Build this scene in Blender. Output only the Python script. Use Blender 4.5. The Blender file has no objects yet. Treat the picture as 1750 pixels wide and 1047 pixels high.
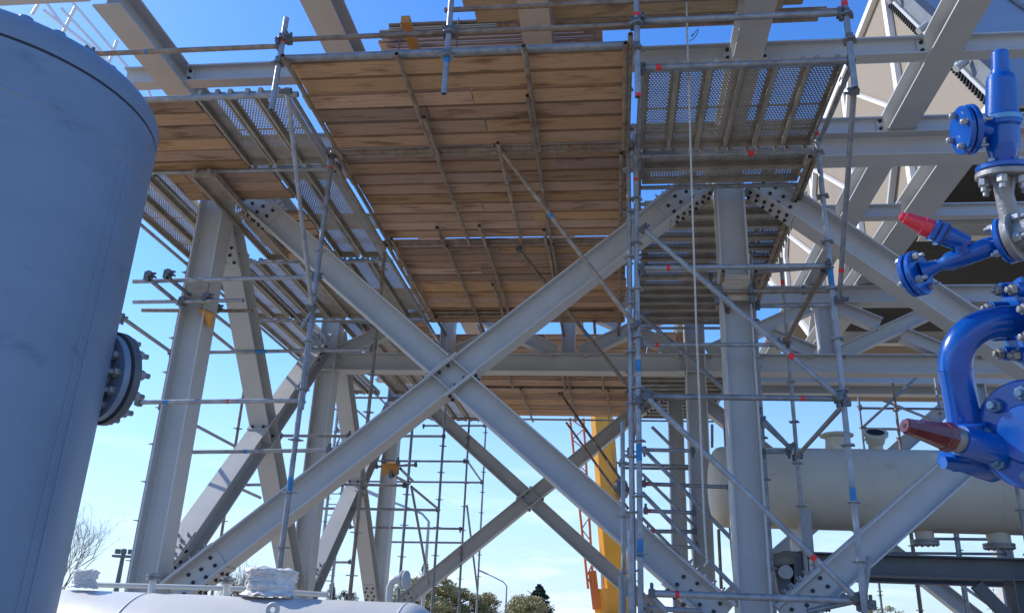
import bpy, math, random
from math import sin, cos, radians, pi, sqrt, atan2
from mathutils import Vector as V, Matrix as M4
rnd = random.Random(7)
SC = bpy.context.scene
COL = SC.collection

# ------------------------------------------------------------------ camera
F_ = 1438.0; YAW = radians(7.3); PIT = radians(20.8); ROL = radians(2.38); CZ = 1.7
fw = V((-sin(YAW)*cos(PIT), cos(YAW)*cos(PIT), sin(PIT)))
r0 = V((cos(YAW), sin(YAW), 0)); u0 = r0.cross(fw)
rt = cos(ROL)*r0 + sin(ROL)*u0; up = cos(ROL)*u0 - sin(ROL)*r0
CAM = V((0, 0, CZ))
cd = bpy.data.cameras.new('camera'); cam = bpy.data.objects.new('camera', cd); COL.objects.link(cam)
cam.matrix_world = M4.Translation(CAM) @ M4((rt, up, -fw)).transposed().to_4x4()
cd.sensor_fit = 'HORIZONTAL'; cd.sensor_width = 36; cd.lens = 36*F_/1750
cd.clip_start = 0.05; cd.clip_end = 3000
SC.camera = cam
# ------------------------------------------------------------------ light
SUN_AZ = radians(-72)      # clockwise from +Y
SUN_EL = radians(38)
sd = V((sin(SUN_AZ)*cos(SUN_EL), cos(SUN_AZ)*cos(SUN_EL), sin(SUN_EL)))
w = bpy.data.worlds.new('World'); SC.world = w; w.use_nodes = True
nt = w.node_tree; nt.nodes.clear()
out = nt.nodes.new('ShaderNodeOutputWorld'); bg = nt.nodes.new('ShaderNodeBackground')
sky = nt.nodes.new('ShaderNodeTexSky'); sky.sky_type = 'NISHITA'; sky.sun_disc = False
sky.sun_elevation = SUN_EL; sky.sun_rotation = SUN_AZ
sky.altitude = 0; sky.air_density = 1.0; sky.dust_density = 0.3; sky.ozone_density = 5.0
bg.inputs['Strength'].default_value = 0.15
# a few thin clouds low over the horizon
tc = nt.nodes.new('ShaderNodeTexCoord'); mp = nt.nodes.new('ShaderNodeMapping'); mp.inputs['Scale'].default_value = (3, 3, 16)
nz = nt.nodes.new('ShaderNodeTexNoise'); nz.inputs['Scale'].default_value = 1.6; nz.inputs['Detail'].default_value = 7; nz.inputs['Roughness'].default_value = .62
cr = nt.nodes.new('ShaderNodeValToRGB'); cr.color_ramp.elements[0].position = .50; cr.color_ramp.elements[1].position = .72
sx = nt.nodes.new('ShaderNodeSeparateXYZ'); mr = nt.nodes.new('ShaderNodeMapRange')
mr.inputs['From Min'].default_value = .22; mr.inputs['From Max'].default_value = .03; mr.inputs['To Min'].default_value = 0; mr.inputs['To Max'].default_value = .45
mu = nt.nodes.new('ShaderNodeMath'); mu.operation = 'MULTIPLY'
mx = nt.nodes.new('ShaderNodeMixRGB'); mx.inputs['Color2'].default_value = (7.6, 7.8, 8.0, 1)
L = nt.links.new
L(tc.outputs['Generated'], mp.inputs['Vector']); L(mp.outputs[0], nz.inputs['Vector']); L(nz.outputs['Fac'], cr.inputs[0])
L(tc.outputs['Generated'], sx.inputs[0]); L(sx.outputs['Z'], mr.inputs['Value'])
L(cr.outputs[0], mu.inputs[0]); L(mr.outputs[0], mu.inputs[1]); L(mu.outputs[0], mx.inputs['Fac'])
hz = nt.nodes.new('ShaderNodeMapRange'); hz.inputs['From Min'].default_value = .34; hz.inputs['From Max'].default_value = -.02; hz.inputs['To Max'].default_value = .92
hm = nt.nodes.new('ShaderNodeMixRGB'); hm.inputs['Color2'].default_value = (2.6, 3.5, 5.0, 1); hsv = nt.nodes.new('ShaderNodeHueSaturation'); hsv.inputs['Saturation'].default_value = 1.22; hsv.inputs['Value'].default_value = 1.32; hsv.inputs['Hue'].default_value = .509
L(sx.outputs['Z'], hz.inputs['Value']); L(hz.outputs[0], hm.inputs['Fac']); L(sky.outputs[0], hsv.inputs['Color']); L(hsv.outputs[0], hm.inputs['Color1'])
L(hm.outputs[0], mx.inputs['Color1']); L(mx.outputs[0], bg.inputs['Color']); L(bg.outputs[0], out.inputs[0])
sl = bpy.data.lights.new('sun', 'SUN'); sl.energy = 3.6; sl.angle = radians(.53); sl.color = (1, .95, .87)
so = bpy.data.objects.new('sun', sl); COL.objects.link(so); so.location = sd*50
so.rotation_euler = sd.to_track_quat('Z', 'Y').to_euler()
SC.view_settings.view_transform = 'Standard'; SC.view_settings.look = 'None'
SC.view_settings.exposure = 0.5; SC.view_settings.gamma = 1; SC.view_settings.use_curve_mapping = False

# ------------------------------------------------------------------ pixel helpers (photo pixel + a real plane -> point)
def ray(x, y): return fw*F_ + rt*(x-875) + up*(523.5-y)
def oY(x, y, Y): d = ray(x, y); return CAM + d*(Y/d.y)
def oZ(x, y, Z): d = ray(x, y); return CAM + d*((Z-CZ)/d.z)
def oX(x, y, X): d = ray(x, y); return CAM + d*(X/d.x)
def oD(x, y, D): return CAM + ray(x, y)*(D/F_)
def sdir(px, py, sx, sy, r):     # unit direction that runs (sx right, sy up) in the view of that pixel and leans r towards the camera
    v = ray(px, py).normalized(); a = (rt-v*rt.dot(v)).normalized(); b = v.cross(a)*-1 if v.cross(a).dot(up) < 0 else v.cross(a)
    s = (a*sx+b*sy).normalized(); return s*sqrt(1-r*r) - v*r
def cv(a, b, c): return rt*a + up*b + fw*c       # a direction given in camera axes
X_, Y_, Z_ = V((1, 0, 0)), V((0, 1, 0)), V((0, 0, 1))

# ------------------------------------------------------------------ materials
def mat(name, col, rough=.5, metal=0., var=.0, vscale=3., bump=0., bscale=60., coat=0., spots=None, spec=.5, stretch=(1, 1, 1), obj_rand=0., col2=None, bdist=.01):
    m = bpy.data.materials.new(name); m.use_nodes = True; n = m.node_tree.nodes; l = m.node_tree.links.new
    b = n['Principled BSDF']
    b.inputs['Roughness'].default_value = rough; b.inputs['Metallic'].default_value = metal
    b.inputs['Specular IOR Level'].default_value = spec; b.inputs['Coat Weight'].default_value = coat
    b.inputs['Coat Roughness'].default_value = .06
    g = n.new('ShaderNodeNewGeometry'); mp = n.new('ShaderNodeMapping'); mp.inputs['Scale'].default_value = stretch
    l(g.outputs['Position'], mp.inputs['Vector'])
    nz = n.new('ShaderNodeTexNoise'); nz.inputs['Scale'].default_value = vscale; nz.inputs['Detail'].default_value = 6; nz.inputs['Roughness'].default_value = .65
    l(mp.outputs[0], nz.inputs['Vector'])
    mxn = n.new('ShaderNodeMixRGB'); c = V(col)
    d = c*(1-var) if col2 is None else V(col2)
    mxn.inputs['Color1'].default_value = (*d, 1); mxn.inputs['Color2'].default_value = (*(c*(1+var) if col2 is None else c), 1)
    ramp = n.new('ShaderNodeMapRange'); ramp.inputs['From Min'].default_value = .32; ramp.inputs['From Max'].default_value = .68
    l(nz.outputs['Fac'], ramp.inputs['Value']); l(ramp.outputs[0], mxn.inputs['Fac'])
    last = mxn.outputs[0]
    if spots:
        n2 = n.new('ShaderNodeTexNoise'); n2.inputs['Scale'].default_value = spots[1]; n2.inputs['Detail'].default_value = 8; n2.inputs['Roughness'].default_value = .7
        l(mp.outputs[0], n2.inputs['Vector'])
        r2 = n.new('ShaderNodeMapRange'); r2.inputs['From Min'].default_value = spots[2]; r2.inputs['From Max'].default_value = spots[2]+.12
        r2.inputs['To Max'].default_value = spots[3]
        l(n2.outputs['Fac'], r2.inputs['Value'])
        m2 = n.new('ShaderNodeMixRGB'); m2.inputs['Color2'].default_value = (*spots[0], 1)
        l(last, m2.inputs['Color1']); l(r2.outputs[0], m2.inputs['Fac']); last = m2.outputs[0]
    if obj_rand:
        oi = n.new('ShaderNodeObjectInfo'); hs = n.new('ShaderNodeHueSaturation'); r3 = n.new('ShaderNodeMapRange')
        r3.inputs['To Min'].default_value = 1-obj_rand; r3.inputs['To Max'].default_value = 1+obj_rand
        l(oi.outputs['Random'], r3.inputs['Value']); l(r3.outputs[0], hs.inputs['Value']); l(last, hs.inputs['Color']); last = hs.outputs[0]
    l(last, b.inputs['Base Color'])
    rr = n.new('ShaderNodeMapRange'); rr.inputs['To Min'].default_value = max(.02, rough-.12); rr.inputs['To Max'].default_value = min(1, rough+.12)
    l(nz.outputs['Fac'], rr.inputs['Value']); l(rr.outputs[0], b.inputs['Roughness'])
    if bump:
        nb = n.new('ShaderNodeTexNoise'); nb.inputs['Scale'].default_value = bscale; nb.inputs['Detail'].default_value = 4
        l(mp.outputs[0], nb.inputs['Vector'])
        bp = n.new('ShaderNodeBump'); bp.inputs['Strength'].default_value = bump; bp.inputs['Distance'].default_value = bdist
        l(nb.outputs['Fac'], bp.inputs['Height']); l(bp.outputs[0], b.inputs['Normal'])
    return m

def timber(name, c1, c2, knots=(.10, .045, .02)):
    """sawn boards: long grain along the board's own length, stains, knots, every board a little different"""
    m = bpy.data.materials.new(name); m.use_nodes = True; n = m.node_tree.nodes; l = m.node_tree.links.new
    b = n['Principled BSDF']; b.inputs['Roughness'].default_value = .82; b.inputs['Specular IOR Level'].default_value = .25
    tc = n.new('ShaderNodeTexCoord'); oi = n.new('ShaderNodeObjectInfo')
    sh = n.new('ShaderNodeVectorMath'); sh.operation = 'MULTIPLY_ADD'
    cmb = n.new('ShaderNodeCombineXYZ')
    for k in range(3): l(oi.outputs['Random'], cmb.inputs[k])
    l(cmb.outputs[0], sh.inputs[0]); sh.inputs[1].default_value = (37, 53, 71); l(tc.outputs['Object'], sh.inputs[2])
    mp = n.new('ShaderNodeMapping'); mp.inputs['Scale'].default_value = (1.4, 30, 30); l(sh.outputs[0], mp.inputs['Vector'])
    g = n.new('ShaderNodeTexNoise'); g.inputs['Scale'].default_value = 2.2; g.inputs['Detail'].default_value = 9; g.inputs['Roughness'].default_value = .68; g.inputs['Distortion'].default_value = .7
    l(mp.outputs[0], g.inputs['Vector'])
    mg = n.new('ShaderNodeMapRange'); mg.inputs['From Min'].default_value = .3; mg.inputs['From Max'].default_value = .7; l(g.outputs['Fac'], mg.inputs['Value'])
    mx1 = n.new('ShaderNodeMixRGB'); mx1.inputs['Color1'].default_value = (*c2, 1); mx1.inputs['Color2'].default_value = (*c1, 1); l(mg.outputs[0], mx1.inputs['Fac'])
    mp2 = n.new('ShaderNodeMapping'); mp2.inputs['Scale'].default_value = (1.2, 5, 5); l(sh.outputs[0], mp2.inputs['Vector'])
    s = n.new('ShaderNodeTexNoise'); s.inputs['Scale'].default_value = 1.7; s.inputs['Detail'].default_value = 6; l(mp2.outputs[0], s.inputs['Vector'])
    ms = n.new('ShaderNodeMapRange'); ms.inputs['From Min'].default_value = .56; ms.inputs['From Max'].default_value = .72; ms.inputs['To Max'].default_value = .75; l(s.outputs['Fac'], ms.inputs['Value'])
    mx2 = n.new('ShaderNodeMixRGB'); mx2.inputs['Color2'].default_value = (*knots, 1); l(mx1.outputs[0], mx2.inputs['Color1']); l(ms.outputs[0], mx2.inputs['Fac'])
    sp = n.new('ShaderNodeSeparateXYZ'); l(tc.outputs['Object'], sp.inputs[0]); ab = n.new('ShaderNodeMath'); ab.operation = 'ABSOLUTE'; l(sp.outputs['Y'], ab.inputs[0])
    me_ = n.new('ShaderNodeMapRange'); me_.inputs['From Min'].default_value = .097; me_.inputs['From Max'].default_value = .109; me_.inputs['To Max'].default_value = .75; l(ab.outputs[0], me_.inputs['Value'])  # long edges darker: gap shade between boards painted into the colour
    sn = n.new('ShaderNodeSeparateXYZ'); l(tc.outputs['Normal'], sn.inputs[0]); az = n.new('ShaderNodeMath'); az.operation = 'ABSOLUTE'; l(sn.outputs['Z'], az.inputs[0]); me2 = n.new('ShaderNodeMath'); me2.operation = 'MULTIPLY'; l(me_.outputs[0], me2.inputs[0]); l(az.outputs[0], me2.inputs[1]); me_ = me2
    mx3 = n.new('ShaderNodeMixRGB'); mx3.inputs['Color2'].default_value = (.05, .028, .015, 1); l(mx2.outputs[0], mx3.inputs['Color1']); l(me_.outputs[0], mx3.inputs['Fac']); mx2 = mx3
    hs = n.new('ShaderNodeHueSaturation')
    rv = n.new('ShaderNodeMapRange'); rv.inputs['To Min'].default_value = .68; rv.inputs['To Max'].default_value = 1.28; l(oi.outputs['Random'], rv.inputs['Value']); l(rv.outputs[0], hs.inputs['Value'])
    m7 = n.new('ShaderNodeMath'); m7.operation = 'MULTIPLY'; m7.inputs[1].default_value = 7.31; fr = n.new('ShaderNodeMath'); fr.operation = 'FRACT'
    l(oi.outputs['Random'], m7.inputs[0]); l(m7.outputs[0], fr.inputs[0])
    rs = n.new('ShaderNodeMapRange'); rs.inputs['To Min'].default_value = .75; rs.inputs['To Max'].default_value = 1.12; l(fr.outputs[0], rs.inputs['Value']); l(rs.outputs[0], hs.inputs['Saturation'])
    rh = n.new('ShaderNodeMapRange'); rh.inputs['To Min'].default_value = .488; rh.inputs['To Max'].default_value = .507; l(fr.outputs[0], rh.inputs['Value']); l(rh.outputs[0], hs.inputs['Hue'])
    l(mx2.outputs[0], hs.inputs['Color']); l(hs.outputs[0], b.inputs['Base Color'])
    bp = n.new('ShaderNodeBump'); bp.inputs['Strength'].default_value = .5; bp.inputs['Distance'].default_value = .004; l(g.outputs['Fac'], bp.inputs['Height']); l(bp.outputs[0], b.inputs['Normal'])
    return m

PAINT = mat('cream_grey_steel_paint', (.465, .468, .455), .48, 0, .08, 1.3, .14, 25, spots=((.27, .20, .13), 3.4, .66, .55))
PAINT2 = mat('grey_steel_paint', (.40, .41, .40), .5, 0, .06, 1.2, .1, 25, spots=((.25, .2, .15), 5, .64, .4))
DKSTEEL = mat('dark_grey_steel', (.12, .13, .14), .55, .1, .15, 3, .2, 30, spots=((.18, .1, .06), 7, .58, .6))
GALV = mat('galvanised_tube', (.27, .285, .30), .5, .4, .3, 9, .15, 60, spots=((.30, .20, .13), 6, .60, .5), obj_rand=.18)
RUSTY = mat('weathered_tube', (.27, .22, .17), .6, .35, .35, 9, .2, 60, spots=((.20, .10, .05), 6, .52, .7), obj_rand=.2)
DECK = mat('galvanised_deck_steel', (.34, .31, .26), .55, .3, .22, 5, .15, 40, spots=((.30, .17, .08), 4, .60, .5), obj_rand=.16)
BOLT = mat('zinc_bolt', (.36, .37, .38), .4, .7, .2, 30)
BOLTD = mat('dark_bolt', (.045, .045, .05), .5, .4, .2, 30)
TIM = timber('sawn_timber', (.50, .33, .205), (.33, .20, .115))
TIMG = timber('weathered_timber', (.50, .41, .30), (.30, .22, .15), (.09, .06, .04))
ORANGE_T = mat('orange_timber', (.52, .25, .06), .7, 0, .15, 6, .2, 40, stretch=(1, 4, 4))
BLUEBAND = mat('blue_tape', (.02, .19, .42), .5, 0, .25, 20); REDBAND = mat('red_tape', (.75, .03, .03), .45, 0, .1, 20)
TANK = mat('blue_grey_tank_paint', (.185, .25, .335), .40, 0, .09, 1.1, .05, 9, spots=((.05, .10, .19), 1.5, .57, .6), stretch=(1, 1, 2.2))
TANKJ = mat('dark_joint', (.03, .05, .08), .6)
VESSEL = mat('pale_vessel_paint', (.60, .60, .57), .42, 0, .04, 2, .08, 14, spots=((.40, .37, .31), 4, .66, .4))
VESSEL2 = mat('cream_vessel_paint', (.60, .55, .44), .5, 0, .05, 1.2, .08, 14, spots=((.33, .25, .16), 2.2, .58, .5))
BLUE = mat('gloss_blue_paint', (.001, .078, .36), .24, 0, .22, 5, .05, 40, coat=.45, spots=((.02, .06, .16), 9, .64, .4), spec=.4)
RED = mat('red_plastic_cap', (.72, .03, .045), .32, 0, .1, 30, coat=.2)
BROWN = mat('brown_plastic_cap', (.12, .014, .010), .25, 0, .12, 20, coat=.6)
GREYF = mat('grey_cast_flange', (.27, .27, .265), .45, .5, .12, 25, .2, 90)
TAN = mat('tan_panel', (.24, .195, .142), .75, 0, .05, .35, .1, 6, spots=((.20, .16, .115), .3, .52, .6), stretch=(1, 1, .5))
WHITE = mat('white_steel', (.78, .77, .74), .5, 0, .04, 2)
GREYP = mat('grey_blue_panel', (.30, .33, .37), .5, .1, .05, .5)
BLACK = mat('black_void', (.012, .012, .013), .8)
YEL = mat('crane_yellow', (.78, .37, .012), .4, 0, .06, .5, coat=.3)
ORG = mat('crane_orange', (.62, .17, .03), .5, 0, .1, 2)
CLOTH = mat('white_wrapping', (.72, .70, .66), .7, 0, .08, 14, .6, 22, bdist=.03)
LEAF = mat('leaf_green', (.22, .22, .08), .7, 0, .5, 1.2, col2=(.40, .32, .13))
LEAFD = mat('dark_conifer_green', (.022, .04, .022), .8, 0, .4, 1.2)
BARK = mat('bark', (.16, .12, .09), .9, 0, .3, 8)
GROUND = mat('pale_gravel_ground', (.42, .345, .245), .9, 0, .2, .6, .5, 12)
ASPH = mat('grey_concrete', (.36, .31, .24), .85, 0, .15, .8, .3, 20)
ROPE = mat('rope_fibre', (.50, .48, .42), .9, 0, .2, 60)
GLASS = mat('lamp_head_grey', (.40, .42, .43), .4, .2, .05, 4)

# ------------------------------------------------------------------ mesh helpers
class MB:
    def __init__(s): s.v = []; s.f = []; s.sm = []
    def add(s, vs, fs, smooth=False):
        o = len(s.v); s.v += [V(a) for a in vs]; s.f += [tuple(o+i for i in f) for f in fs]; s.sm += [smooth]*len(fs)
    def frame(s, d, upv=Z_):
        d = d.normalized(); a = upv - d*upv.dot(d)
        if a.length < 1e-4: a = X_ - d*X_.dot(d)
        a.normalize(); return d, a, d.cross(a)      # axis, up, side
    def poly(s, p0, p1, sec, upv=Z_, smooth=False):  # extrude section [(side, up)]
        d, a, b = s.frame(p1-p0, upv); n = len(sec)
        vs = [p0 + b*x + a*y for x, y in sec] + [p1 + b*x + a*y for x, y in sec]
        fs = [(i, (i+1) % n, n+(i+1) % n, n+i) for i in range(n)]
        s.add(vs, fs, smooth); s.add(vs, [tuple(range(n))[::-1], tuple(range(n, 2*n))], False)
    def box(s, c, size, ax=(X_, Y_, Z_)):
        hx, hy, hz = [k/2 for k in size]
        vs = [c + ax[0]*sx*hx + ax[1]*sy*hy + ax[2]*sz*hz for sx in (-1, 1) for sy in (-1, 1) for sz in (-1, 1)]
        s.add(vs, [(0, 1, 3, 2), (4, 6, 7, 5), (0, 4, 5, 1), (2, 3, 7, 6), (0, 2, 6, 4), (1, 5, 7, 3)])
    def bar(s, p0, p1, wd, ht, upv=Z_):
        s.poly(p0, p1, [(-wd/2, -ht/2), (wd/2, -ht/2), (wd/2, ht/2), (-wd/2, ht/2)], upv)
    def lathe(s, p, ax, prof, n=24, upv=Z_, caps=True, smooth=True):   # prof [(distance along axis, radius)]
        d, a, b = s.frame(ax, upv); vs = []
        for t, r in prof:
            for k in range(n):
                q = 2*pi*k/n; vs.append(p + d*t + a*(cos(q)*r) + b*(sin(q)*r))
        fs = []
        for i in range(len(prof)-1):
            for k in range(n): fs.append((i*n+k, i*n+(k+1) % n, (i+1)*n+(k+1) % n, (i+1)*n+k))
        s.add(vs, fs, smooth)
        if caps: s.add(vs, [tuple(range(n))[::-1], tuple(range((len(prof)-1)*n, len(prof)*n))], False)
    def sharp(s, p, ax, prof, n=24, upv=Z_, smooth=True):   # lathe whose every segment has its own vertices (hard edges)
        for (t0, ra), (t1, rb) in zip(prof, prof[1:]): s.lathe(p, ax, [(t0, ra), (t1, rb)], n, upv, caps=False, smooth=smooth and abs(t1-t0) > 1e-6)
        for t, r, fl in ((prof[0][0], prof[0][1], 1), (prof[-1][0], prof[-1][1], 0)):
            if r > 1e-5: s.disc(p, ax, t, r, n, upv, fl)
    def disc(s, p, ax, t, r, n=24, upv=Z_, flip=0):
        d, a, b = s.frame(ax, upv); vs = [p + d*t + a*(cos(2*pi*k/n)*r) + b*(sin(2*pi*k/n)*r) for k in range(n)]
        s.add(vs, [tuple(range(n))[::(-1 if flip else 1)]])
    def tubepath(s, pts, rad, n=16, caps=True):
        rings = []; a = None
        for i, p in enumerate(pts):
            d = (pts[min(i+1, len(pts)-1)] - pts[max(i-1, 0)]).normalized()
            if a is None: a = d.orthogonal().normalized()
            a = (a - d*a.dot(d)).normalized(); b = d.cross(a); r = rad[i] if isinstance(rad, (list, tuple)) else rad
            rings.append([p + a*cos(2*pi*k/n)*r + b*sin(2*pi*k/n)*r for k in range(n)])
        vs = [q for r_ in rings for q in r_]
        fs = [(i*n+k, i*n+(k+1) % n, (i+1)*n+(k+1) % n, (i+1)*n+k) for i in range(len(pts)-1) for k in range(n)]
        s.add(vs, fs, True)
        if caps: s.add(vs, [tuple(range(n))[::-1], tuple(range((len(pts)-1)*n, len(pts)*n))])
    def mesh(s, name, m, origin):
        me = bpy.data.meshes.new(name); me.from_pydata([tuple(v-origin) for v in s.v], [], s.f); me.materials.append(m)
        me.polygons.foreach_set('use_smooth', s.sm); me.update(); return me

WM = {}
def place(o, mw, parent=None):
    COL.objects.link(o); WM[o.name] = mw
    if parent is not None: o.parent = parent; o.matrix_local = WM[parent.name].inverted() @ mw
    else: o.matrix_world = mw
    return o
def thing(name, label, cat, loc, group=None):
    o = bpy.data.objects.new(name, None); o.empty_display_size = .3
    place(o, M4.Translation(V(loc))); o['label'] = label; o['category'] = cat
    if group: o['group'] = group
    return o
def tag(o, label, cat, group=None):
    o['label'] = label; o['category'] = cat
    if group: o['group'] = group
    return o
def build(name, mb, m, parent=None, origin=None):
    if origin is None:
        n = len(mb.v); origin = sum(mb.v, V())/n
    me = mb.mesh(name, m, origin)
    return place(bpy.data.objects.new(name, me), M4.Translation(origin), parent)
def inst(name, me, mw, parent=None): return place(bpy.data.objects.new(name, me), mw, parent)
def rotz_to(d, upv=Z_):      # matrix whose +X is d
    d = d.normalized(); a = upv - d*upv.dot(d)
    if a.length < 1e-4: a = Y_ - d*Y_.dot(d)
    a.normalize(); b = a.cross(d)
    return M4((d, b, a)).transposed().to_4x4()
def stru(o): o['kind'] = 'structure'; return o

# shared meshes -----------------------------------------------------
TC_ = {}
def tube_mesh(m, Ln, rad, inner=.84, n=12):
    Ln = round(Ln, 2); key = (m.name, Ln, rad)
    if key in TC_: return TC_[key]
    b = MB(); O = V()
    b.lathe(O, X_, [(0, rad), (Ln, rad)], n, caps=False)
    b.lathe(O, X_, [(Ln, inner*rad), (0, inner*rad)], n, caps=False)
    for t in (0, Ln):
        vs = [V((t, cos(2*pi*k/n)*r, sin(2*pi*k/n)*r)) for r in (rad, inner*rad) for k in range(n)]
        b.add(vs, [(k, (k+1) % n, n+(k+1) % n, n+k) for k in range(n)])
    TC_[key] = b.mesh('tube', m, O)
    return TC_[key]
def band_mesh(m):
    b = MB(); b.lathe(V(), X_, [(0, 1.06), (1, 1.06)], 12, caps=False); return b.mesh('band', m, V())
BANDS = {'b': band_mesh(BLUEBAND), 'r': band_mesh(REDBAND)}
def ros_mesh():
    b = MB(); n = 8
    b.lathe(V(), X_, [(-.005, .058), (.005, .058)], 16, smooth=False)
    for k in range(4):
        a = V((0, cos(k*pi/2+.4), sin(k*pi/2+.4))); b.box(a*.062, (.012, .02, .02))
    return b.mesh('rosette', GALV, V())
ROS = ros_mesh()
def coup_mesh():
    b = MB(); b.box(V((0, 0, 0)), (.05, .075, .075)); b.box(V((0, .0, .05)), (.03, .025, .06)); b.box(V((.012, .05, 0)), (.02, .05, .02))
    b.lathe(V((0, .03, -.02)), V((0, 0, 1)), [(0, .012), (.11, .012)], 6)
    return b.mesh('coupler', DKSTEEL, V())
COUP = coup_mesh()
def bolt_mesh(r, h, m, shank=0):
    b = MB(); b.lathe(V(), X_, [(0, r), (h*.85, r), (h, r*.86)], 6, smooth=False)
    if shank: b.lathe(V(), X_, [(h, r*.55), (h+shank, r*.55)], 8, smooth=False)
    return b.mesh('bolt', m, V())
BOLT_ME = bolt_mesh(.021, .02, BOLTD, .014); BOLTL_ME = bolt_mesh(.019, .02, BOLT, .03)

def tube(parent, p0, p1, name='tube', r=.0242, m=None, bands=(), ends=False, ext=0., ros=None):
    m = m or GALV; d = p1-p0; u = d.normalized(); p0 = p0-u*ext; p1 = p1+u*ext; Ln = (p1-p0).length
    R = M4.Translation(p0) @ rotz_to(u) @ M4.Rotation(rnd.random()*6, 4, 'X')
    o = place(bpy.data.objects.new(name, tube_mesh(m, Ln, r)), R, parent)
    for t, c, ln in bands:
        place(bpy.data.objects.new('tape_band', BANDS[c]), R @ M4.Translation((t*Ln, 0, 0)) @ M4.Diagonal((ln*Ln*.6, r, r, 1)), o)
    if ends:
        for q in (p0+u*.03, p1-u*.03):
            place(bpy.data.objects.new('coupler', COUP), M4.Translation(q) @ rotz_to(u) @ M4.Rotation(rnd.choice((0, 1.57, 3.14)), 4, 'X'), o)
    if ros:
        z = ros
        zz = math.ceil((min(p0.z, p1.z)-ros[0])/ros[1])*ros[1]+ros[0]
        while zz < max(p0.z, p1.z)-.05:
            if zz > .9:
                q = p0 + u*((zz-p0.z)/u.z); place(bpy.data.objects.new('rosette', ROS), M4.Translation(q) @ rotz_to(Z_, Y_), o)
            zz += ros[1]
    return o

def isec(h, b, tf, tw):
    return [(-b/2, -h/2), (b/2, -h/2), (b/2, -h/2+tf), (tw/2+.012, -h/2+tf), (tw/2, -h/2+tf+.012), (tw/2, h/2-tf-.012), (tw/2+.012, h/2-tf), (b/2, h/2-tf), (b/2, h/2), (-b/2, h/2), (-b/2, h/2-tf),
            (-tw/2-.012, h/2-tf), (-tw/2, h/2-tf-.012), (-tw/2, -h/2+tf+.012), (-tw/2-.012, -h/2+tf), (-b/2, -h/2+tf)]
def ibeam(parent, name, p0, p1, h=.3, b=.3, upv=Z_, m=None, tf=.018, tw=.011):
    mb = MB(); s = isec(h, b, tf, tw)
    # the section is concave: side faces by poly(), caps as three boxes' faces
    d, a, c = mb.frame(p1-p0, upv); n = len(s)
    vs = [p0 + c*x + a*y for x, y in s] + [p1 + c*x + a*y for x, y in s]
    mb.add(vs, [(i, (i+1) % n, n+(i+1) % n, n+i) for i in range(n)])
    for o_ in (0, n):
        fl = -1 if o_ == 0 else 1
        for f in ((0, 1, 2, 3, 14, 15), (3, 4, 13, 14), (4, 5, 12, 13), (5, 6, 11, 12), (6, 7, 8, 9, 10, 11)):
            mb.add(vs, [tuple(o_+i for i in f)[::fl]])
    return build(name, mb, m or PAINT, parent, (p0+p1)/2)

def bolts(parent, c, n_, ax1, ax2, k1, k2, s1, s2, me=None):
    """k1 x k2 bolts on a plate with centre c, facing n_"""
    for i in range(k1):
        for j in range(k2):
            p = c + ax1*((i-(k1-1)/2)*s1) + ax2*((j-(k2-1)/2)*s2 + (.02 if i % 2 else -.02)*(k2 > 1))
            inst('bolt', me or BOLT_ME, M4.Translation(p) @ rotz_to(n_), parent)
def plate(parent, c, n_, a1, size, name='splice_plate', m=None, th=.012):
    mb = MB(); a2 = n_.cross(a1).normalized(); mb.box(c + n_*th/2, (size[0], size[1], th), (a1.normalized(), a2, n_))
    return build(name, mb, m or PAINT, parent)

# ================================================================== ground
mb = MB(); N = 24; S = 1500
mb.add([(-S, -S, 0), (S, -S, 0), (S, S, 0), (-S, S, 0)], [(0, 1, 2, 3)])
g = stru(build('ground', mb, GROUND, None, V()))
mb = MB(); mb.box(V((2, 14, .02)), (26, 34, .08)); stru(build('concrete_slab', mb, ASPH))

# ================================================================== steel frame
XL, XR, X3 = -4.96, 1.36, 7.68
R1, R2, R3 = 9.0, 13.7, 18.4
frame = thing('steel_pipe_rack', 'pale painted steel pipe rack of tall columns and crossed braces carrying scaffolding', 'steel frame', (XL, R1, 0))
for x in (XL, XR, X3):
    for y in (R1, R2, R3):
        c = ibeam(frame, 'column', V((x, y, .05)), V((x, y, 6.94)), .32, .30, X_, tf=.02)
        mb = MB(); mb.box(V((x, y, .10)), (.55, .5, .05)); build('base_plate', mb, PAINT, frame)

def brace_end(p, d, nrm, out_):
    """bolted splice near a brace end: p = centre of the splice on the brace axis, d = along the brace, nrm = web normal"""
    s = nrm.cross(d).normalized()
    for sg in (1, -1):
        pl = plate(frame, p + nrm*sg*.0056, nrm*sg, d, (.62, .2))
        if sg*nrm.y <= 0: bolts(pl, p + nrm*sg*.018, nrm*sg, d, s, 4, 2, .14, .10)
        else: bolts(pl, p + nrm*sg*.018, nrm*sg, d, s, 3, 2, .16, .10)
    for sg in (1, -1):
        pl = plate(frame, p + s*sg*.1515, s*sg, d, (.66, .26))
        bolts(pl, p + s*sg*.1645, s*sg, d, nrm, 6, 2, .10, .13, BOLTL_ME if s.z*sg > 0 else BOLT_ME)

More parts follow.
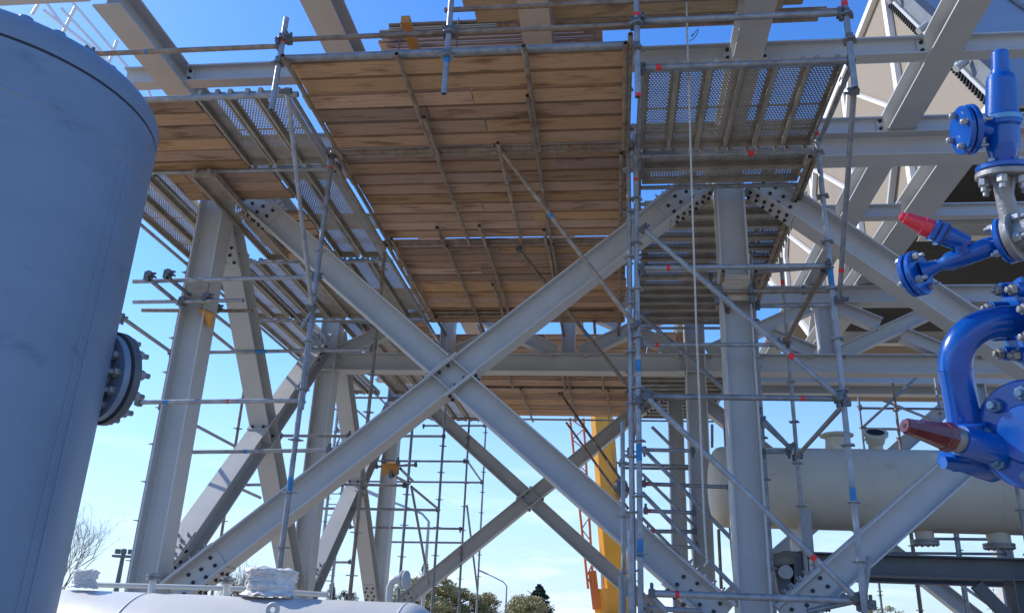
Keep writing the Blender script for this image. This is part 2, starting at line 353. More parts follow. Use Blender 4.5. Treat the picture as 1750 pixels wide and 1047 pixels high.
def xbrace(pa, pb, pc, pd, nrm, h=.3, b=.28, name='brace', ends=True):
    """pa->pb runs through; pc->pd in two halves that butt against it; nrm = normal of the frame plane (web normal)"""
    dA = (pb-pa).normalized(); dC = (pd-pc).normalized()
    sA = nrm.cross(dA).normalized(); 
    ibeam(frame, name, pa, pb, h, b, sA)
    # crossing point
    w0 = pa-pc; A_, B_, C_ = dA.dot(dA), dA.dot(dC), dC.dot(dC); D_, E_ = dA.dot(w0), dC.dot(w0)
    t = (B_*E_-C_*D_)/(A_*C_-B_*B_); X = pa + dA*t
    sn = abs(dC.dot(sA)); off = (h/2+.021)/sn
    for q0, q1 in ((pc, X - dC*off), (X + dC*off, pd)):
        ibeam(frame, name, q0, q1, h, b, nrm.cross(dC).normalized())
    for sg in (-1, 1):
        q = X + dC*off*sg*(dC.dot(sA) > 0 or -1) 
        n2 = sA*(1 if (q-X).dot(sA) > 0 else -1)
        c = X + dC*((h/2+.0015)/sn)*(1 if dC.dot(n2) > 0 else -1)
        pl = plate(frame, c, n2, dA, (h/sn+.14, b+.02), 'end_plate', th=.018)
        for k in (-1, 1):
            for k2 in (-1, 1):
                inst('bolt', BOLT_ME, M4.Translation(c + dA*k*(h/sn/2+.03) + nrm*k2*.08 + n2*.0185) @ rotz_to(n2), pl)
                inst('bolt', BOLT_ME, M4.Translation(c + dA*k*(h/sn/2-.09) + nrm*k2*.08 - n2*.0215) @ rotz_to(-n2), pl)
    # stiffeners carrying the flanges of the second brace across the first
    sC = nrm.cross(dC).normalized()
    for sg in (-1, 1):
        for w_ in (-1, 1):
            c = X + sC*sg*(h/2-.01)/1.0 + nrm*w_*(b/4+.003)
            Ls = (h-.042)/sn
            mb = MB(); 
            pp0, pp1 = X + sC*sg*(h/2-.01) - dC*0, None
            # centre the stiffener where the C flange line crosses the A web
            tt = -(sC*sg*(h/2-.01)).dot(sA)/dC.dot(sA); cc = X + sC*sg*(h/2-.01) + dC*tt + nrm*w_*(b/4+.003)
            mb.bar(cc - dC*Ls/2, cc + dC*Ls/2, b/2-.02, .012, sC)
            build('stiffener', mb, PAINT, frame)
    if ends:
        for p, d in ((pa, dA), (pb, -dA), (pc, dC), (pd, -dC)):
            brace_end(p + d*.32, d, nrm, 1)
    return X
ZB = 2.02; ZT = 6.72
def face(xa, xb, y, ends=True):
    n = V((0, -1, 0)); dz = .16
    xbrace(V((xa+.3, y, ZB-.15)), V((xb-.28, y, 6.72)), V((xa+.3, y, 6.72)), V((xb-.28, y, ZB-.15)), n, ends=ends)
def side(x, ya, yb, ends=True):
    n = V((1, 0, 0))
    xbrace(V((x, ya+.25, ZB)), V((x, yb-.25, 6.2)), V((x, ya+.25, 6.5)), V((x, yb-.25, ZB)), n, ends=ends)
face(XL, XR, R1); face(XR, X3, R1); face(XL, XR, R3); face(XR, X3, R3, False)
side(XL, R1, R2); side(XL, R2, R3); side(X3, R1, R2, False)
# girders
ibeam(frame, 'girder', V((XL-.5, R1, 7.11)), V((X3+2, R1, 7.11)), .32, .28)
ibeam(frame, 'girder', V((XL-.5, R3, 7.05)), V((X3+2, R3, 7.05)), .30, .28)
ibeam(frame, 'girder', V((XR+.17, R3+.3, 6.86)), V((X3+2, R3+.3, 6.86)), .24, .24, m=PAINT2)
# row 2 truss
ibeam(frame, 'chord', V((XL+.17, R2, 5.89)), V((XR-.17, R2, 5.89)), .32, .28)
ibeam(frame, 'chord', V((XR+.17, R2, 5.89)), V((X3+2, R2, 5.89)), .32, .28)
ibeam(frame, 'chord', V((XL-.4, R2, 7.10)), V((X3+2, R2, 7.10)), .30, .28)
post = [XL, -2.86, -.75, XR, 3.5, 5.6, X3]
for x in post:
    if x not in (XL, XR, X3): ibeam(frame, 'post', V((x, R2, 6.053)), V((x, R2, 6.947)), .24, .22, X_)
for a, b in zip(post, post[1:]):
    za, zb = 6.06, 6.94; a_ = a+.14; b_ = b-.14
    d = (V((b_, R2, zb))-V((a_, R2, za)))
    mb = MB()
    for (z0, z1, dy, hh) in ((za, zb, 0, .17), (zb, za, 0, .17)):
        p0, p1 = V((a_, R2, z0)), V((b_, R2, z1)); u = (p1-p0).normalized()
        if z0 == za: ibeam(frame, 'lattice', p0+u*.08, p1-u*.08, .23, .20, V((0, 0, 1)))
        else:
            m_ = (p0+p1)/2
            ibeam(frame, 'lattice', p0+u*.08, m_-u*.19, .23, .20); ibeam(frame, 'lattice', m_+u*.19, p1-u*.08, .23, .20)
# column collars where the chords land
for z in (5.74, 6.04):
    for x in (XL, XR):
        for sg in (-1, 1):
            mb = MB(); mb.box(V((x, R2+sg*.08, z)), (.275, .13, .014)); build('stiffener', mb, PAINT, frame)
# upper level: longitudinal beams (depth) over the cross girders
ZU = 7.43
YX = [XL, -2.85, -.75, 1.4, 3.35, 4.24]
for i, x in enumerate(YX):
    y0 = 6.20 if i < 5 else 9.17
    wd = .30 if i != 5 else .42
    ibeam(frame, 'longitudinal_beam', V((x, y0, ZU)), V((x, R3+.4, ZU)), .30, wd, Z_)
def cross(y, zc, h, xa=XL-.6, xb=X3+2, m=None, name='cross_beam'):
    xs = [xa] + [x for x in YX if xa < x < xb and not (x == 4.24 and y < 9.1)] + [xb]
    for a, b in zip(xs, xs[1:]):
        wl = .012 if a == xa else .16
        ibeam(frame, name, V((a+(.0 if a == xa else .158), y, zc)), V((b-(.0 if b == xb else .158), y, zc)), h, .15, Z_, m)
        for xx, sg in ((a, 1), (b, -1)):
            if xx in YX:
                pl = plate(frame, V((xx+sg*.01, y-.09, zc)), V((0, -1, 0)), X_, (.0, .0)) if False else None
YXW = YX
cross(7.56, 7.42, .22); cross(9.0, 7.40, .22); cross(11.25, 7.42, .2)
cross(6.10, 7.42, .22, XL-1.6)
# connection cleats with bolts at the visible joints of the upper cross beams
for y in (6.3, 7.56, 9.0):
    for x in YX[:5]:
        if y == 6.3: continue
        for sg in (-1, 1):
            mb = MB(); mb.box(V((x+sg*.19, y-.018, 7.42)), (.09, .012, .17)); pl = build('cleat', mb, PAINT, frame)
            for dz in (-.05, .05): inst('bolt', BOLT_ME, M4.Translation(V((x+sg*.19, y-.025, 7.42+dz))) @ rotz_to(V((0, -1, 0))), pl)

# ================================================================== scaffold decks
ZD = 6.5
def deck_mesh(Ln, h=.0145):
    """galvanised plank seen from below: perforated top sheet, side channels with lips, end caps with claws; runs along +X, centre line at Y = 0, underside at Z = 0"""
    b = MB(); W = .30; H = .07
    px, py = .030, .030
    nx = int((Ln-.16)/px); ny = 7
    x0 = (Ln-nx*px)/2; y0 = -ny*py/2
    # solid margins
    for (a, c, d, e) in ((0, x0, -W/2, W/2), (Ln-x0, Ln, -W/2, W/2), (x0, Ln-x0, -W/2, y0), (x0, Ln-x0, y0+ny*py, W/2)):
        b.add([(a, d, H), (c, d, H), (c, e, H), (a, e, H)], [(0, 1, 2, 3)])
    for i in range(nx):
        xa = x0+i*px
        b.add([(xa, y0, H), (xa+px-h, y0, H), (xa+px-h, y0+ny*py, H), (xa, y0+ny*py, H)], [(0, 1, 2, 3)])
        if i in (int(nx*.5), int(nx*.82), int(nx*.85), int(nx*.88)):
            b.add([(xa+px-h, y0, H), (xa+px, y0, H), (xa+px, y0+ny*py, H), (xa+px-h, y0+ny*py, H)], [(0, 1, 2, 3)]); continue
        st = (i % 2)*py/2
        ya = y0; 
        segs = []
        y = y0
        while y < y0+ny*py-1e-6:
            hs = y+st+ (py-h)/2
            he = hs+h
            if he > y0+ny*py: hs = he = y0+ny*py
            segs.append((ya, hs)); ya = he; y += py
        segs.append((ya, y0+ny*py))
        for p, q in segs:
            if q-p > 1e-5: b.add([(xa+px-h, p, H), (xa+px, p, H), (xa+px, q, H), (xa+px-h, q, H)], [(0, 1, 2, 3)])
    for sg in (-1, 1):
        y = sg*W/2
        b.box(V((Ln/2, y-sg*.002, H/2-.001)), (Ln-.02, .004, H-.004))
        b.box(V((Ln/2, y-sg*.014, .003)), (Ln-.02, .022, .004))
        b.box(V((Ln/2, y-sg*.024, .012)), (Ln-.02, .003, .02))
    for x in (.012, Ln-.012):
        b.box(V((x, 0, H/2)), (.006, W-.01, H-.002))
        s_ = -1 if x < Ln/2 else 1
        for y in (-.09, .09):
            b.box(V((x+s_*.03, y, H*.8)), (.07, .04, .03)); b.box(V((x+s_*.062, y, H*.45)), (.012, .04, .07))
    return b.mesh('deck_panel', DECK, V())
DM = {}
def deck_panel(parent, p, d, Ln):
    k = (round(Ln, 2), .0145 if p.y < 8.05 else .0105)
    if k not in DM: DM[k] = deck_mesh(*k)
    R = rotz_to(d)
    return inst('deck_panel', DM[k], M4.Translation(p) @ R, parent)
def metal_deck(label, x0, x1, y0, y1, along, z=ZD, cat='scaffold deck', group='perforated steel scaffold decks', skip=()):
    t = thing('steel_deck', label, cat, (x0, y0, z), group)
    if along == 'Y':
        n = max(1, round((x1-x0)/.32)); s = (x1-x0)/n
        for i in range(n):
            if i in skip: continue
            deck_panel(t, V((x0+s*(i+.5), y0+.03, z + rnd.uniform(-.004, .004))), Y_, y1-y0-.06)
    else:
        n = max(1, round((y1-y0)/.32)); s = (y1-y0)/n
        for i in range(n):
            if i in skip: continue
            deck_panel(t, V((x0+.03, y0+s*(i+.5), z + rnd.uniform(-.004, .004))), X_, x1-x0-.06)
    return t
PM = {}
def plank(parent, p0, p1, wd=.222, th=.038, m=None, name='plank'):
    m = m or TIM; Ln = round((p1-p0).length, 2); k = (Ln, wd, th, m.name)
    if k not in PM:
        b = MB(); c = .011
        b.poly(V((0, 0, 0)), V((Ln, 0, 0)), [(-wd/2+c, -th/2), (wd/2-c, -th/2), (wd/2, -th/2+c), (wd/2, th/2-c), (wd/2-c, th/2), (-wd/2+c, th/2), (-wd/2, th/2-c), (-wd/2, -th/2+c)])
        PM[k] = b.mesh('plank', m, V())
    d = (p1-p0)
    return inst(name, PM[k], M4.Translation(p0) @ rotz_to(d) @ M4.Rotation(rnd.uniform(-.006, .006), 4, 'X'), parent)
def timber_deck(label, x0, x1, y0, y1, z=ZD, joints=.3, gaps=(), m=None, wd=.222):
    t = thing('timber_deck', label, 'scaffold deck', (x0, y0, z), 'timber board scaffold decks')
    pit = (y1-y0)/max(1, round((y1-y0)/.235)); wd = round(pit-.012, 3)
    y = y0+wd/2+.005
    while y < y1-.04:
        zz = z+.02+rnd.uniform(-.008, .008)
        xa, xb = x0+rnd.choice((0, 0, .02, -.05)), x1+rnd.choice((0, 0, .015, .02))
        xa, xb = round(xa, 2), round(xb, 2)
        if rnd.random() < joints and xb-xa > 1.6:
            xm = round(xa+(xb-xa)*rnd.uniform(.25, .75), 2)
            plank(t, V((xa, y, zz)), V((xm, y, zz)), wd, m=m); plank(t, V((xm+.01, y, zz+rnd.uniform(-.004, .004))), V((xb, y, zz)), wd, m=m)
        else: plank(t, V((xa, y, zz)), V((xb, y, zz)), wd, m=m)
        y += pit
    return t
timber_deck('nearest wide board deck, its front edge at the top centre of the photo', -2.98, .16, 6.20, 7.72)
timber_deck('wide board deck between the two bright sky slits, second from the front', -3.0, .17, 7.77, 10.0)
timber_deck('wide board deck just above the crossing of the big front braces, third from the front', -3.02, .18, 10.06, 13.3)
timber_deck('far board deck behind the truss, above the yellow crane boom', -3.1, .38, 14.0, 20.0)
timber_deck('short board deck beside the blue grey tank at the front left', -5.75, -4.16, 6.70, 8.13)
timber_deck('narrow board strip left of the front left column, behind the second ledger', -5.2, -4.99, 8.15, 8.82)
timber_deck('board strip in front of the top left bolted brace end', -4.98, -3.9, 8.15, 8.83)
t = timber_deck('board deck behind the top left bolted brace end', -4.78, -3.9, 9.18, 10.62)
timber_deck('small patch of boards left of the truss end, behind the front brace', -4.05, -3.2, 13.3, 15.2)
t = thing('timber_deck', 'three short boards lying lengthwise behind the truss near the right column', 'scaffold deck', (.4, 14.0, ZD), 'timber board scaffold decks')
for i in range(4): plank(t, V((.5+i*.235, 13.9, ZD+.02)), V((.5+i*.235, 15.2, ZD+.02)))
metal_deck('three perforated steel planks at the front left, running away from the camera', -4.14, -3.2, 6.68, 8.05, 'Y')
metal_deck('perforated steel planks at the far left edge beside the tank', -6.12, -5.2, 8.12, 10.62, 'Y')
metal_deck('single narrow steel plank crossing in front of the left column head', -4.79, -4.49, 7.95, 10.35, 'Y', z=6.35)
metal_deck('two steel planks left of the second timber bay', -3.88, -3.2, 8.12, 10.62, 'Y')
metal_deck('wide row of ten steel planks behind the top left brace', -6.18, -3.14, 10.72, 13.1, 'Y')
metal_deck('left row of steel planks above the middle left column', -6.2, -5.2, 13.2, 15.6, 'Y')
metal_deck('short pair of steel planks right of the middle column head', -4.75, -4.05, 13.3, 15.6, 'Y')
metal_deck('row of steel planks far back on the left above the rear columns', -6.2, -3.3, 15.7, 18.1, 'Y', skip=(3,))
metal_deck('last row of steel planks at the very back left', -4.6, -3.3, 18.5, 20.6, 'Y')
metal_deck('six perforated steel planks at the front right, running away from the camera', .30, 2.06, 6.50, 7.92, 'Y')
metal_deck('two steel planks laid sideways behind the six front right ones', .30, 2.10, 8.0, 8.64, 'X')
metal_deck('long stack of sideways steel planks above the front right column', .36, 2.22, 9.15, 13.42, 'X')
metal_deck('rear sideways steel planks behind the truss on the right', .45, 2.32, 15.5, 20.1, 'X')

# ================================================================== scaffold tubes
ZF = ZD-.03
sc1 = thing('front_scaffold', 'galvanised tube scaffold around the front of the steel rack with red and blue tape marks', 'scaffold', (-3.1, 7.75, 0))
P = oZ
# ledgers under the decks (X direction)
def lx(y, x0, x1, z=ZD-.03, **k): return tube(k.pop('par', sc1), V((x0, y, z)), V((x1, y, z)), k.pop('name', 'ledger'), **k)
lx(6.14, -3.05, .2, ZD-.0, r=.036, m=GALV); lx(6.46, .25, 2.12, ZD-.01, r=.028, ends=True, bands=((.08, 'r', .04),))
lx(6.66, -5.9, -3.05, ZD-.02, r=.03, bands=((.35, 'b', .06),)); lx(7.73, -3.05, .22, m=RUSTY, r=.03); lx(7.80, -3.05, .22, ZD-.03, m=RUSTY)
lx(8.08, -6.2, -3.05, ZD-.02, ends=True); lx(7.96, .25, 2.15, ends=True, bands=((.62, 'r', .05),)); lx(8.66, .3, 2.12, m=DKSTEEL if False else GALV)
lx(10.02, -3.1, .22, m=RUSTY); lx(10.12, -3.1, .22, m=RUSTY); lx(10.66, -6.2, -3.1, ZD-.02); lx(12.7, -3.1, .0, m=RUSTY); lx(12.86, -3.0, -.9, m=RUSTY)
lx(13.15, -6.2, -3.05, ZD-.02); lx(15.65, -6.2, -3.1, ZD-.02, m=RUSTY); lx(18.3, -6.2, -3.1, ZD-.02, m=RUSTY); lx(17.3, -2.9, .3, m=RUSTY); lx(20.2, -4.6, .6, m=RUSTY)
lx(13.5, .3, 2.3); lx(20.2, .6, 2.4)
# transoms under the board decks (depth direction), ends open towards the camera
for (x, ya, yb, dz) in ((-2.94, 5.98, 7.75, 0), (-1.90, 6.02, 7.72, 0), (-1.86, 7.0, 7.8, -.01), (-.76, 5.98, 7.7, 0), (-.79, 6.7, 7.75, -.01), (.12, 6.0, 7.7, 0), (.16, 5.9, 8.0, .01),
        (-2.96, 7.7, 10.1, 0), (-1.88, 7.7, 10.0, 0), (-1.18, 7.5, 10.2, -.02), (-.79, 7.7, 10.1, 0), (.1, 7.8, 10.1, 0), (-3.06, 7.7, 10.1, 0),
        (-2.22, 9.48, 10.1, 0), (-1.67, 9.45, 10.1, 0), (-.86, 9.6, 10.1, 0), (-2.9, 9.8, 10.2, 0),
        (-2.2, 10.05, 12.75, 0), (-1.66, 10.05, 12.7, 0), (-1.76, 11.4, 12.7, 0), (-.84, 10.0, 12.9, 0), (-.78, 10.0, 11.2, -.01), (-2.93, 10.0, 12.8, 0), (-3.0, 10.0, 12.8, 0), (.1, 10.1, 13.2, 0),
        (-2.2, 12.6, 13.5, 0), (-.84, 12.6, 14.2, 0), (-.3, 13.0, 14.0, 0), (-2.9, 12.8, 13.9, 0), (.1, 12.6, 13.9, 0),
        (-2.1, 14.6, 17.2, 0), (-1.0, 15.6, 17.4, 0), (-.9, 15.8, 20.1, 0), (-1.95, 17.2, 20.2, 0), (-.2, 15.9, 17.3, 0), (-.1, 17.3, 20.2, 0), (-2.9, 14.0, 20.1, 0)):
    tube(sc1, V((x, ya, ZD-.085+dz)), V((x, yb, ZD-.085+dz)), 'transom', m=RUSTY)
for x in (-6.18, -5.3, -3.12): tube(sc1, V((x, 8.1, ZD-.04)), V((x, 20.5, ZD-.04)), 'transom')
for x in (.27, 2.12): tube(sc1, V((x, 6.45, ZD-.02)), V((x, 8.0, ZD-.02)), 'transom')
tube(sc1, V((2.14, 8.0, ZD-.03)), V((2.22, 13.5, ZD-.03)), 'transom', r=.03, m=RUSTY); tube(sc1, V((.3, 8.0, ZD-.03)), V((.36, 13.5, ZD-.03)), 'transom')
tube(sc1, V((2.07, 8.0, ZD-.06)), V((2.15, 13.5, ZD-.06)), 'transom', m=RUSTY)
tube(sc1, V((-3.12, 6.6, ZD-.01)), V((-3.12, 8.1, ZD-.01)), 'transom')
# guard posts on the front edge
def seg(par, a, b, y=None, y2=None, name='tube', **k):
    pa = oY(a[0], a[1], y); pb = oY(b[0], b[1], y2 if y2 is not None else y); return tube(par, pa, pb, name, **k)
for x, z0, z1, bd in ((-3.02, 5.92, 6.93, ((.72, 'r', .05),)), (-1.46, 6.03, 7.6, ((.2, 'b', .1),)), (.22, 5.93, 7.6, ((.0, 'r', .03), (.5, 'r', .04))), (1.99, 5.95, 7.6, ((.5, 'r', .05),))):
    p = tube(sc1, V((x, 6.1, z0)), V((x, 6.1, z1)), 'guard_post', bands=bd, r=.026)
    for zz in (6.42, 6.68): 
        if zz < z1: inst('rosette', ROS, M4.Translation((x, 6.1, zz)) @ rotz_to(Z_, Y_), p); inst('coupler', COUP, M4.Translation((x, 6.1, zz+.02)) @ rotz_to(X_), p)
lx(6.12, -4.95, -3.02, 6.63, name='guard_rail', ends=True, m=RUSTY, bands=((.30, 'b', .02),)); lx(6.12, -3.0, -1.46, 6.70, name='guard_rail', ends=True, m=RUSTY)
lx(6.12, -1.45, .22, 6.70, name='guard_rail', ends=True, m=RUSTY); lx(6.12, .24, 1.98, 6.73, name='guard_rail', ends=True, r=.028)
lx(6.12, -1.52, 2.0, 6.955, name='guard_rail', m=RUSTY)
# main standards on the deck corner line
def std(x, y, z0, z1, par=None, bands=(), r=.0242, ph=.1, m=None, dx=0):
    return tube(par or sc1, V((x+dx, y, z0)), V((x, y, z1)), 'standard', r=r, bands=bands, ros=(ph, .5), m=m)
std(-3.05, 7.75, .1, 6.5, bands=((.42, 'b', .04), (.965, 'r', .01)), r=.026, ph=.3, dx=.02)
std(.245, 7.75, .1, 6.6, bands=((.60, 'b', .03), (.47, 'b', .04), (.34, 'b', .04), (.915, 'r', .008)), r=.026, ph=.34, dx=-.02)
std(.17, 7.78, .1, 7.5, r=.024, ph=.2)
std(.09, 8.1, .1, 3.6, r=.022, ph=.2); std(.21, 10.3, .1, 6.4, ph=.25)
tube(sc1, V((.15, 7.6, .1)), V((.15, 7.6, 2.52)), 'standard', r=.03, m=GALV); tube(sc1, V((.06, 7.6, .1)), V((.06, 7.6, 2.15)), 'standard', r=.02)
std(2.09, 7.75, .1, 6.62, bands=((.73, 'b', .05), (.55, 'b', .04), (.42, 'b', .03), (.985, 'r', .015)), r=.027, ph=.33, dx=-.015)
std(2.17, 10.3, .1, 6.3, ph=.14, bands=((.94, 'r', .015),)); std(1.79, 10.3, .1, 6.4, ph=.44)
std(2.33, 13.5, .1, 6.4, ph=.3)
std(-3.12, 10.3, .1, 6.45, ph=.2, m=RUSTY); std(-6.12, 10.6, .1, 6.45, ph=.3); std(-6.2, 13.2, .1, 6.4, ph=.1, m=RUSTY); std(-6.2, 7.0, .1, 6.4, ph=.1)
# cantilever struts of the front platforms
seg(sc1, (490, 150), (534, 530), 6.15, 7.72, 'strut', r=.022, ends=True)
seg(sc1, (1460, 150), (1434, 517), 6.15, 7.72, 'strut', r=.024, ends=True, bands=((.82, 'r', .03),))
seg(sc1, (534, 530), (516, 560), 7.72, 7.75, 'strut', r=.022)
# tie tubes running down to the centre standard
seg(sc1, (848, 247), (1083, 553), 7.72, 7.70, 'diagonal_tie', m=RUSTY, ends=True, bands=((.42, 'b', .03),), ext=.05)
seg(sc1, (884, 423), (1080, 668), 10.05, 10.1, 'diagonal_tie', m=RUSTY, ends=True, bands=((.30, 'b', .05), (.62, 'b', .04)))
seg(sc1, (958, 672), (1074, 838), 17.2, 15, 'diagonal_tie', m=RUSTY, ends=True, r=.028); seg(sc1, (968, 722), (1073, 868), 19, 16, 'diagonal_tie', m=RUSTY, r=.026)
# front right bay: ledgers and braces on the corner line
YF = 7.73
seg(sc1, (1091, 458), (1420, 454), YF, name='ledger', ends=True, r=.027, bands=((.15, 'r', .03),))
seg(sc1, (1091, 589), (1337, 589), 8.6, name='ledger', ends=True, r=.023, bands=((.12, 'r', .04),))
seg(sc1, (1100, 677), (1437, 681), YF, name='ledger', ends=True, r=.027, bands=((.8, 'r', .03),))
seg(sc1, (1108, 1013), (1472, 1026), YF, name='ledger', ends=True, r=.03, bands=((.13, 'r', .03),)); seg(sc1, (1105, 1038), (1200, 1044), 8.2, name='ledger', r=.024)
seg(sc1, (1096, 388), (1437, 681), YF-.06, name='brace', ends=True, bands=((.76, 'r', .04),), r=.026)
seg(sc1, (1094, 537), (1241, 668), 10.2, name='brace', r=.027); seg(sc1, (1101, 674), (1467, 1025), YF-.05, name='brace', ends=True, r=.027, bands=((.80, 'r', .03),))
seg(sc1, (1097, 764), (1258, 928), 9.9, name='brace', r=.024); seg(sc1, (1097, 841), (1263, 1011), 8.6, name='brace', r=.022); seg(sc1, (1097, 809), (1190, 901), 12.5, name='brace', r=.024)
seg(sc1, (1097, 884), (1161, 948), 13, name='brace', r=.026); seg(sc1, (1114, 729), (1151, 765), 15, name='brace', r=.03)
seg(sc1, (1108, 1013), (1140, 1046), 7.75, name='brace', r=.026); seg(sc1, (1290, 700), (1354, 768), 10.25, name='brace', r=.022, ends=True)
for (a, b, y, bd) in (((1097, 768), (1188, 770), 10.3, ()), ((1096, 826), (1251, 832), 10.3, ((.05, 'r', .05),)), ((1099, 872), (1190, 876), 10.3, ((.1, 'r', .08),)), ((1101, 907), (1191, 908), 10.3, ((.15, 'r', .07),)),
        ((1134, 933), (1195, 935), 12, ()), ((1057, 793), (1184, 796), 14.0, ()), ((1060, 799), (1186, 801), 14.3, ()), ((1297, 716), (1352, 767), 10.2, ()), ((1300, 772), (1352, 771), 10.3, ((.1, 'r', .1),)),
        ((1286, 500), (1378, 497), 10.3, ()), ((1290, 523), (1430, 521), 9.0, ()), ((1210, 468+4), (1420, 455), 10.3, ())):
    seg(sc1, a, b, y, name='ledger', bands=bd, ends=True)
seg(sc1, (1410, 460), (1343, 584), 7.8, 10.3, 'transom', ends=True, m=RUSTY, r=.026)
tube(sc1, V((2.1, 7.7, 3.72)), V((2.17, 10.4, 3.72)), 'transom', ends=True); tube(sc1, V((.24, 7.7, 3.72)), V((.21, 10.4, 3.72)), 'transom', ends=True)
tube(sc1, V((2.1, 7.6, 1.98)), V((2.3, 10.4, 2.25)), 'transom', ends=True)
# second standard pair at the right bottom
seg(sc1, (1470, 968), (1478, 1047), 7.6, name='strut', r=.028); seg(sc1, (1485, 950), (1474, 1040), 7.9, name='strut', r=.026); seg(sc1, (1474, 1024), (1380, 1044), 7.75, name='strut', r=.022)
# clamp tubes with timber pads round the right front column
sc2 = thing('column_clamp_tubes', 'tube clamp with grey pad tied round the front right column', 'scaffold', (1.36, 8.8, 5.0))
seg(sc2, (1215, 498), (1420, 497), 8.75, name='tube', ends=False, m=RUSTY); seg(sc2, (1236, 463), (1226, 530), 8.6, 9.4, m=RUSTY); seg(sc2, (1292, 463), (1280, 560), 8.6, 9.5, m=RUSTY); seg(sc2, (1240, 505), (1250, 560), 8.7, 9.3, m=RUSTY)
for px, py in ((1230, 497), (1283, 497), (1225, 515), (1285, 512)): inst('coupler', COUP, M4.Translation(oY(px, py, 8.73)) @ rotz_to(X_), sc2)
pad = MB(); c = oY(1258, 492, 8.80); pad.box(c, (.30, .04, .30)); build('timber_pad', pad, TIMG, sc2)

# left clamp: tubes and orange board round the left front column
sc3 = thing('left_column_clamp_tubes', 'tube grid with orange timber wedge tied round the front left column', 'scaffold', (-5, 8.7, 5.0))
seg(sc3, (228, 481), (540, 473), 8.2, name='ledger', ends=False); 
seg(sc3, (228, 516), (416, 513), 8.7); seg(sc3, (243, 530), (432, 531), 9.35, m=RUSTY)
zt = oY(258, 480, 8.0).z
pa = oY(256, 478, 8.0); tube(sc3, pa, oY(312, 524, 9.1), 'tube', m=GALV); pa = oY(286, 474, 7.9); tube(sc3, pa, oY(442, 596, 12.9), 'tube')
tube(sc3, oY(348, 556, 9.4), oY(400, 598, 12.0), 'tube', m=RUSTY)
for px, py, Y in ((252, 474, 8.0), (285, 471, 7.95), (310, 517, 8.7), (351, 510, 8.7), (369, 529, 9.3), (538, 475, 8.2)):
    inst('coupler', COUP, M4.Translation(oY(px, py, Y)) @ rotz_to(X_), sc3); inst('coupler', COUP, M4.Translation(oY(px+3, py-5, Y)) @ rotz_to(Z_), sc3)
pad = MB(); c = oY(337, 500, 8.77); pad.box(c, (.26, .04, .26)); build('timber_pad', pad, TIMG, sc3)
pad = MB(); q = [oY(341, 526, 8.9), oY(365, 535, 8.8), oY(360, 560, 8.9), oY(350, 551, 9.0)]
n_ = (q[1]-q[0]).cross(q[2]-q[0]).normalized()*.02
pad.add([v-n_ for v in q]+[v+n_ for v in q], [(0, 1, 2, 3), (7, 6, 5, 4), (0, 4, 5, 1), (1, 5, 6, 2), (2, 6, 7, 3), (3, 7, 4, 0)]); build('timber_wedge', pad, ORANGE_T, sc3)
# left bay ledgers
for (a, b, y, bd) in (((232, 687), (520, 684), 8.0, ((.17, 'b', .05), (.55, 'r', .02))), ((319, 772), (567, 769), 9.6, ((.4, 'b', .04),)), ((350, 602), (640, 597), 10.4, ((.3, 'b', .12),)), ((412, 828), (495, 827), 13.2, ()),
        ((476, 744), (600, 745), 12.5, ()), ((581, 827), (694, 829), 14, ())):
    seg(sc1, a, b, y, name='ledger', bands=bd, ends=True)
seg(sc1, (205, 540), (293, 602), 8.2, 10.5, 'transom', ends=True); seg(sc1, (412, 835), (445, 850), 13, 14, 'brace')
tube(sc1, V((-6.1, 10.55, 4.3)), V((-6.2, 13.3, 4.3)), 'transom', ends=True)
# upright with slanting brace behind the left row
seg(sc1, (535, 542), (515, 700), 7.77, name='standard')

# rear left scaffold tower
sc4 = thing('rear_scaffold_tower', 'slender dark tube scaffold tower standing behind the left half of the rack', 'scaffold', (-3.3, 16, 0))
def rstd(a, b, y, ph, **k):
    pa = oY(a[0], a[1], y); pb = oY(b[0], b[1], y); x = (pa.x+pb.x)/2
    return tube(sc4, V((x, y, .1)), V((x, y, max(pa.z, pb.z))), 'standard', ros=(ph, .5), **k)
rstd((703, 724), (683, 1023), 14, .2, m=GALV); rstd((761, 697), (739, 1031), 15.6, .35); rstd((803, 717), (783, 1031), 18.4, .1); rstd((830, 717), (815, 1045), 21, .3)
rstd((574, 700), (560, 898), 18.4, .2); rstd((597, 700), (590, 800), 21, .2)
for (a, b, y) in (((677, 745), (761, 745), 15.6), ((627, 787), (796, 788), 18.4), ((641, 797), (713, 794), 16.5), ((627, 822), (825, 824), 21), ((546, 868), (751, 871), 15.6), ((596, 900), (789, 903), 18.4), ((631, 925), (815, 927), 21),
                  ((722, 727), (830, 727), 20.6), ((560, 960), (600, 960), 18), ((540, 690), (600, 706), 21), ((575, 735), (600, 735), 21), ((575, 762), (600, 762), 21)):
    seg(sc4, a, b, y, name='ledger', ends=True, r=.025)
for (a, b, y1, y2) in (((684, 800), (706, 822), 12.5, 14), ((703, 831), (751, 871), 14, 15.6), ((800, 789), (823, 822), 18.4, 21), ((703, 831), (733, 998), 14, 15.0), ((798, 863), (816, 1008), 18.4, 20), ((672, 812), (700, 826), 12.8, 14)):
    seg(sc4, a, b, y1, y2, 'brace', r=.022)
seg(sc4, (602, 697), (545, 830), 18, name='brace', r=.02)
ow = MB(); c = oY(667, 800, 12.9); ow.box(c, (.27, .05, .18), (rt, fw, up)); build('timber_pad', ow, ORANGE_T, sc4)
for px, py in ((655, 787), (680, 790), (668, 812)): inst('coupler', COUP, M4.Translation(oY(px, py, 12.8)) @ rotz_to(X_), sc4)
